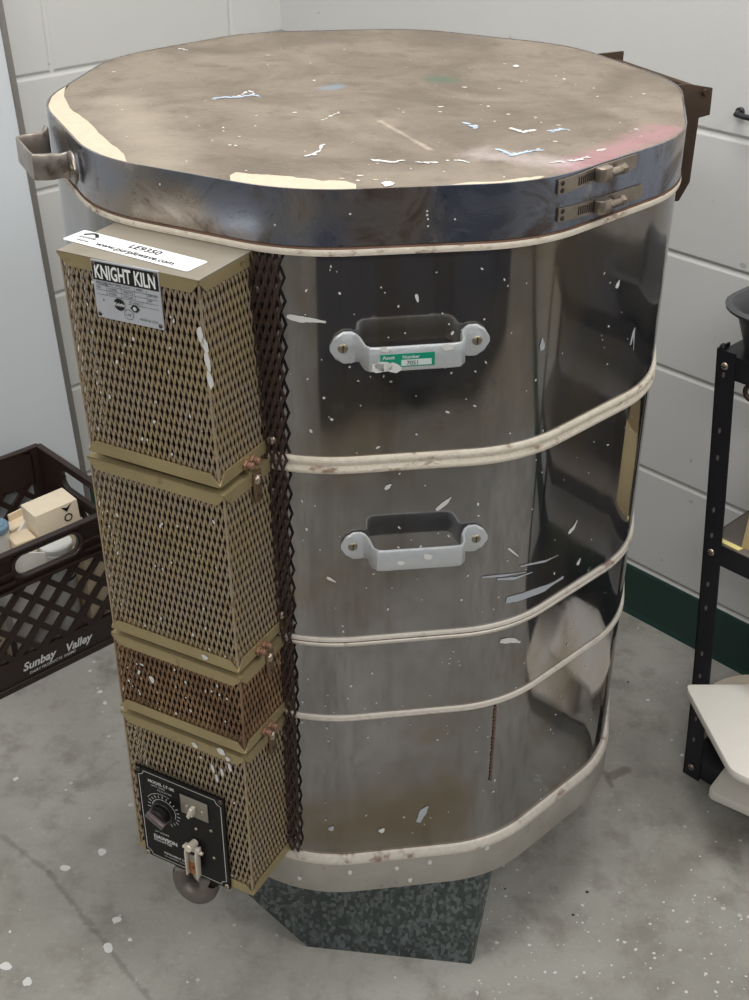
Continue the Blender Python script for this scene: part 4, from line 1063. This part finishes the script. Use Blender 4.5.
for d0, sd in ((SD0, 1), (SD0 + SLEN, -1)):
    for n0, sn in ((SN0, 1), (SN1, -1)): post(d0, n0, sd, sn)
def deck(z, key):
    b = B(); x = SD0 + lean(z); r_ = .034
    for n0, sg in ((SN0 + .0022, 1), (SN1 - .0022, -1)): b.box(W(x + .0025, n0, z - r_), D * (SLEN - .005), N * sg * .002, Z * r_, 'shelfmetal'); b.box(W(x + .0025, n0, z - r_), D * (SLEN - .005), N * sg * .018, Z * .002, 'shelfmetal')
    for d0, sg in ((x + .0025, 1), (x + SLEN - .0025, -1)): b.box(W(d0, SN0 + .0022, z - r_), D * sg * .002, N * (SN1 - SN0 - .0044), Z * r_, 'shelfmetal')
    b.box(W(x + .0045, SN0 + .0042, z - .012), D * (SLEN - .009), N * (SN1 - SN0 - .0084), Z * .012, key); return b.build('shelf_deck', shelf, smooth=False)
deck(.737, 'shelfmetal'); deck(.444, 'shelfboard'); deck(.040, 'shelfmetal')
for z in (.720, .427, .020):
    for dd in (.014, SLEN - .014):
        b = B(); b.screw(W(SD0 + dd + lean(z), SN0 - .0003, z), -N, .0055, .003, 'bolt'); b.build('bolt', shelf)
b = B(); c = W(SD0 + lean(.742) + .006, SN0 + .006, .741); b.dome(c, Z, .006, .008, 'black', seg=14); b.build('post_cap', shelf)
# charcoal tub on the top deck
TZ = .7375; c0 = at_z(738, 352, TZ); td, tn = c0.dot(D), c0.dot(N)
TW, TN, THt = .36, .215, .066
def rrect(d0, n0, d1, n1, r, z, k=6):
    P = []
    for cx, cy, a0 in ((d1 - r, n1 - r, 0), (d0 + r, n1 - r, 90), (d0 + r, n0 + r, 180), (d1 - r, n0 + r, 270)):
        for i in range(k + 1): a = math.radians(a0 + 90 * i / k); P.append(W(cx + r * math.cos(a), cy + r * math.sin(a), z))
    return P
b = B(); m = b.mi('tub')
d0, n0 = td - .004, max(tn, SN0 + .012); fl = .022
prof = [(0, 0, 0), (.0, 0, .002), (fl * .8, 0, THt - .012), (fl, 0, THt - .006), (fl + .012, 0, THt - .004), (fl + .013, 0, THt), (fl + .004, 0, THt + .002), (fl - .003, 0, THt - .004), (fl * .8 - .004, 0, THt - .014), (-.003, 0, .005)]
rings_ = [[b.bm.verts.new(p) for p in rrect(d0 - f_, n0 - f_, d0 + TW + f_, n0 + TN + f_, .03 + max(f_, 0), TZ + z_)] for f_, _, z_ in prof]
for j in range(len(rings_) - 1):
    for i in range(len(rings_[0])):
        k = (i + 1) % len(rings_[0]); b.bm.faces.new((rings_[j][i], rings_[j][k], rings_[j + 1][k], rings_[j + 1][i])).material_index = m
b.bm.faces.new(rings_[0][::-1]); b.bm.faces.new(rings_[-1])
bmesh.ops.recalc_face_normals(b.bm, faces=b.bm.faces)
tag(b.build('plastic_tub', sharp=50), 'charcoal grey plastic tub on top of the black shelving unit', 'tub')
# ring hanging below the top deck
c = at_plane(752, 393, N, SN0 + .006); b = B(); b.tube([c + D * .0105 * math.cos(a) + Z * .0105 * math.sin(a) for a in [2 * PI * i / 24 for i in range(24)]], .0035, 'ringbrown', 10, True)
b.cyl(c + Z * .010, Vector((c.x, c.y, .7035)), .003, 'ringbrown'); tag(b.build('hanging_ring'), 'dark brown metal ring hanging under the top shelf at the right edge', 'ring')
# middle deck: black carton, tan boards, yellow card
MZ = .4445; x = SD0 + lean(MZ)
b = B(); pb = at_plane(731, 409, N, .63); 
b.box(W(x + .035, .555, MZ), D * .26, N * .10, Z * (min(pb.z, .66) - MZ), 'blackfelt', bev=.003); b.box(W(x + .03, .553, min(pb.z, .66) - .02), D * .27, N * .104, Z * .021, 'blackfelt', bev=.003); tag(b.build('black_carton', smooth=True), 'matt black box standing at the back of the middle shelf', 'box')
p = at_z(739, 548, MZ); pd, pn = p.dot(D), p.dot(N)
pn = max(pn, SN0 + .012)
for dn_, dd, wd_, hgt, tl_, lab in ((0, 0, .20, .135, .10, 'tan board at the front of the middle shelf, beside the yellow card'), (.040, .02, .17, .165, .16, 'tallest tan board, second from the front on the middle shelf'), (.080, -.01, .22, .11, .05, 'low tan board deepest of the three on the middle shelf')):
    b = B(); o_ = W(pd + dd + .002, pn + dn_ + .002, MZ)
    lz = Z * math.cos(tl_) + N * math.sin(tl_)
    b.prism([o_, o_ + D * wd_, o_ + D * wd_ + lz * hgt, o_ + D * .02 + lz * hgt, o_ + lz * (hgt - .03)], N * .009, 'tan', bev=.001); tag(b.build('tan_board'), lab, 'board', 'tan boards on the middle shelf')
Q = [at_z(xx, yy, MZ + .0008) for xx, yy in ((718.5, 537), (722, 543), (738, 551), (743, 549), (728, 542))]
b = B(); Q = [W(q.dot(D), max(q.dot(N), SN0 + .004), MZ + .0005) for q in Q]
b.prism(Q, Z * .0016, 'yellow'); tag(b.build('yellow_card', smooth=False), 'pale yellow card strip lying on the front edge of the middle shelf', 'card')
# white kiln shelves on the bottom deck
def slab(pts, z, th, key, name, label):
    b = B(); P = []
    n_ = len(pts)
    for i in range(n_):   # round every corner
        p0, p1, p2 = Vector(pts[i - 1]), Vector(pts[i]), Vector(pts[(i + 1) % n_]); a = (p0 - p1).normalized(); c_ = (p2 - p1).normalized(); r_ = min(.014, (p0 - p1).length * .4, (p2 - p1).length * .4)
        for k in range(5):
            f = k / 4; q = (p1 + a * r_) * (1 - f) ** 2 + p1 * 2 * f * (1 - f) + (p1 + c_ * r_) * f ** 2; P.append(W(q.x, q.y, z))
    b.prism(P, Z * th, key, bev=.0022); return tag(b.build(name), label, 'slab', 'kiln shelves on the bottom deck')
SZ1 = .100
def dn(x_, y_, z): p = at_z(x_, y_, z); return (p.dot(D), p.dot(N))
lowz = .0405; tl = .016
a = dn(707, 790, lowz + tl); 
slab([a, dn(730, 760, lowz + tl), (a[0] + .07, a[1] + .21), (a[0] + .40, a[1] + .21), (a[0] + .42, a[1] - .035), dn(752, 810, lowz + tl)], lowz, tl, 'slab', 'kiln_shelf', 'lower white kiln shelf slab with clipped corner on the bottom shelf')
zz = lowz + tl
ztop2 = .200
# three cylindrical kiln posts hold the upper slab
for dd, nn in ((.10, .0), (.26, .03), (.18, -.06)):
    k = B(); c = W(a[0] + dd, a[1] + .06 + nn, zz); k.cyl(c, c + Z * (ztop2 - .014 - zz), .014, 'slabedge', seg=20, bev=.002); k.cyl(c + Z * .02, c + Z * .023, .0146, 'slabedge', seg=20)
    tag(k.build('kiln_post'), 'short cream kiln post between the two white slabs on the bottom shelf', 'post', 'kiln posts between the slabs')
t0 = [dn(687, 684, ztop2), dn(688, 690, ztop2), dn(731, 770, ztop2), dn(757, 782, ztop2)]
slab([t0[0], t0[1], t0[2], t0[3], (t0[3][0] + .10, t0[3][1] + .02), (t0[3][0] + .16, t0[0][1] + .06), dn(760, 684, ztop2)], ztop2 - .014, .014, 'slab', 'kiln_shelf', 'upper white kiln shelf slab whose pointed corner juts past the black post')
b = B(); b.cyl(W(.375, .56, zz), W(.375, .56, zz + .018), .11, 'slabedge', seg=56, bev=.003); tag(b.build('round_slab'), 'cream round slab behind the white slabs on the bottom shelf', 'slab')

# ------------------------------------------------------------------ added dark cabinet, unseen, placed to darken the top ring's reflection
cab = tag(empty('added_dark_cabinet', (.65, -2.2, 0)), 'added navy cabinet out of view, placed to darken the reflection in the top steel ring', 'cabinet')
b = B(); b.box(Vector((-.35, -2.45, .08)), Vector((2.0, 0, 0)), Vector((0, .5, 0)), Z * .98, 'reflect_navy', bev=.004); b.box(Vector((-.33, -2.43, 0)), Vector((1.96, 0, 0)), Vector((0, .46, 0)), Z * .08, 'black'); b.build('body', cab)
for k_ in range(4):
    x0 = -.345 + k_ * .4975
    b = B(); b.box(Vector((x0, -1.949, .09)), Vector((.492, 0, 0)), Vector((0, .018, 0)), Z * .96, 'reflect_navy', bev=.003); dr = b.build('door', cab)
    hx = x0 + (.45 if k_ % 2 == 0 else .043); b = B(); b.tube([Vector((hx, -1.931, .6)), Vector((hx, -1.905, .605)), Vector((hx, -1.905, .735)), Vector((hx, -1.931, .74))], .005, 'bolt'); b.build('handle', dr)

# ------------------------------------------------------------------ ceiling lamps and world
def lamp(d, n, e, sx=1.2, sy=.6, col=(1, .985, .955)):
    l = bpy.data.lights.new('ceiling_lamp', 'AREA'); l.shape = 'RECTANGLE'; l.size = sx; l.size_y = sy; l.energy = e; l.color = col
    o = bpy.data.objects.new('ceiling_lamp', l); COL.objects.link(o); o.location = W(d, n, HC - .02); o.rotation_euler = (0, 0, WA); return o
lamp(.1, .0, 31); lamp(.2, -2.2, 28); lamp(2.2, .0, 28); lamp(2.2, -2.2, 28)
w = bpy.data.worlds.new('room_air'); S.world = w; w.use_nodes = True
w.node_tree.nodes['Background'].inputs[0].default_value = (.9, .95, 1, 1); w.node_tree.nodes['Background'].inputs[1].default_value = .05
for o in bpy.data.objects:
    if 'wl' in o: del o['wl']
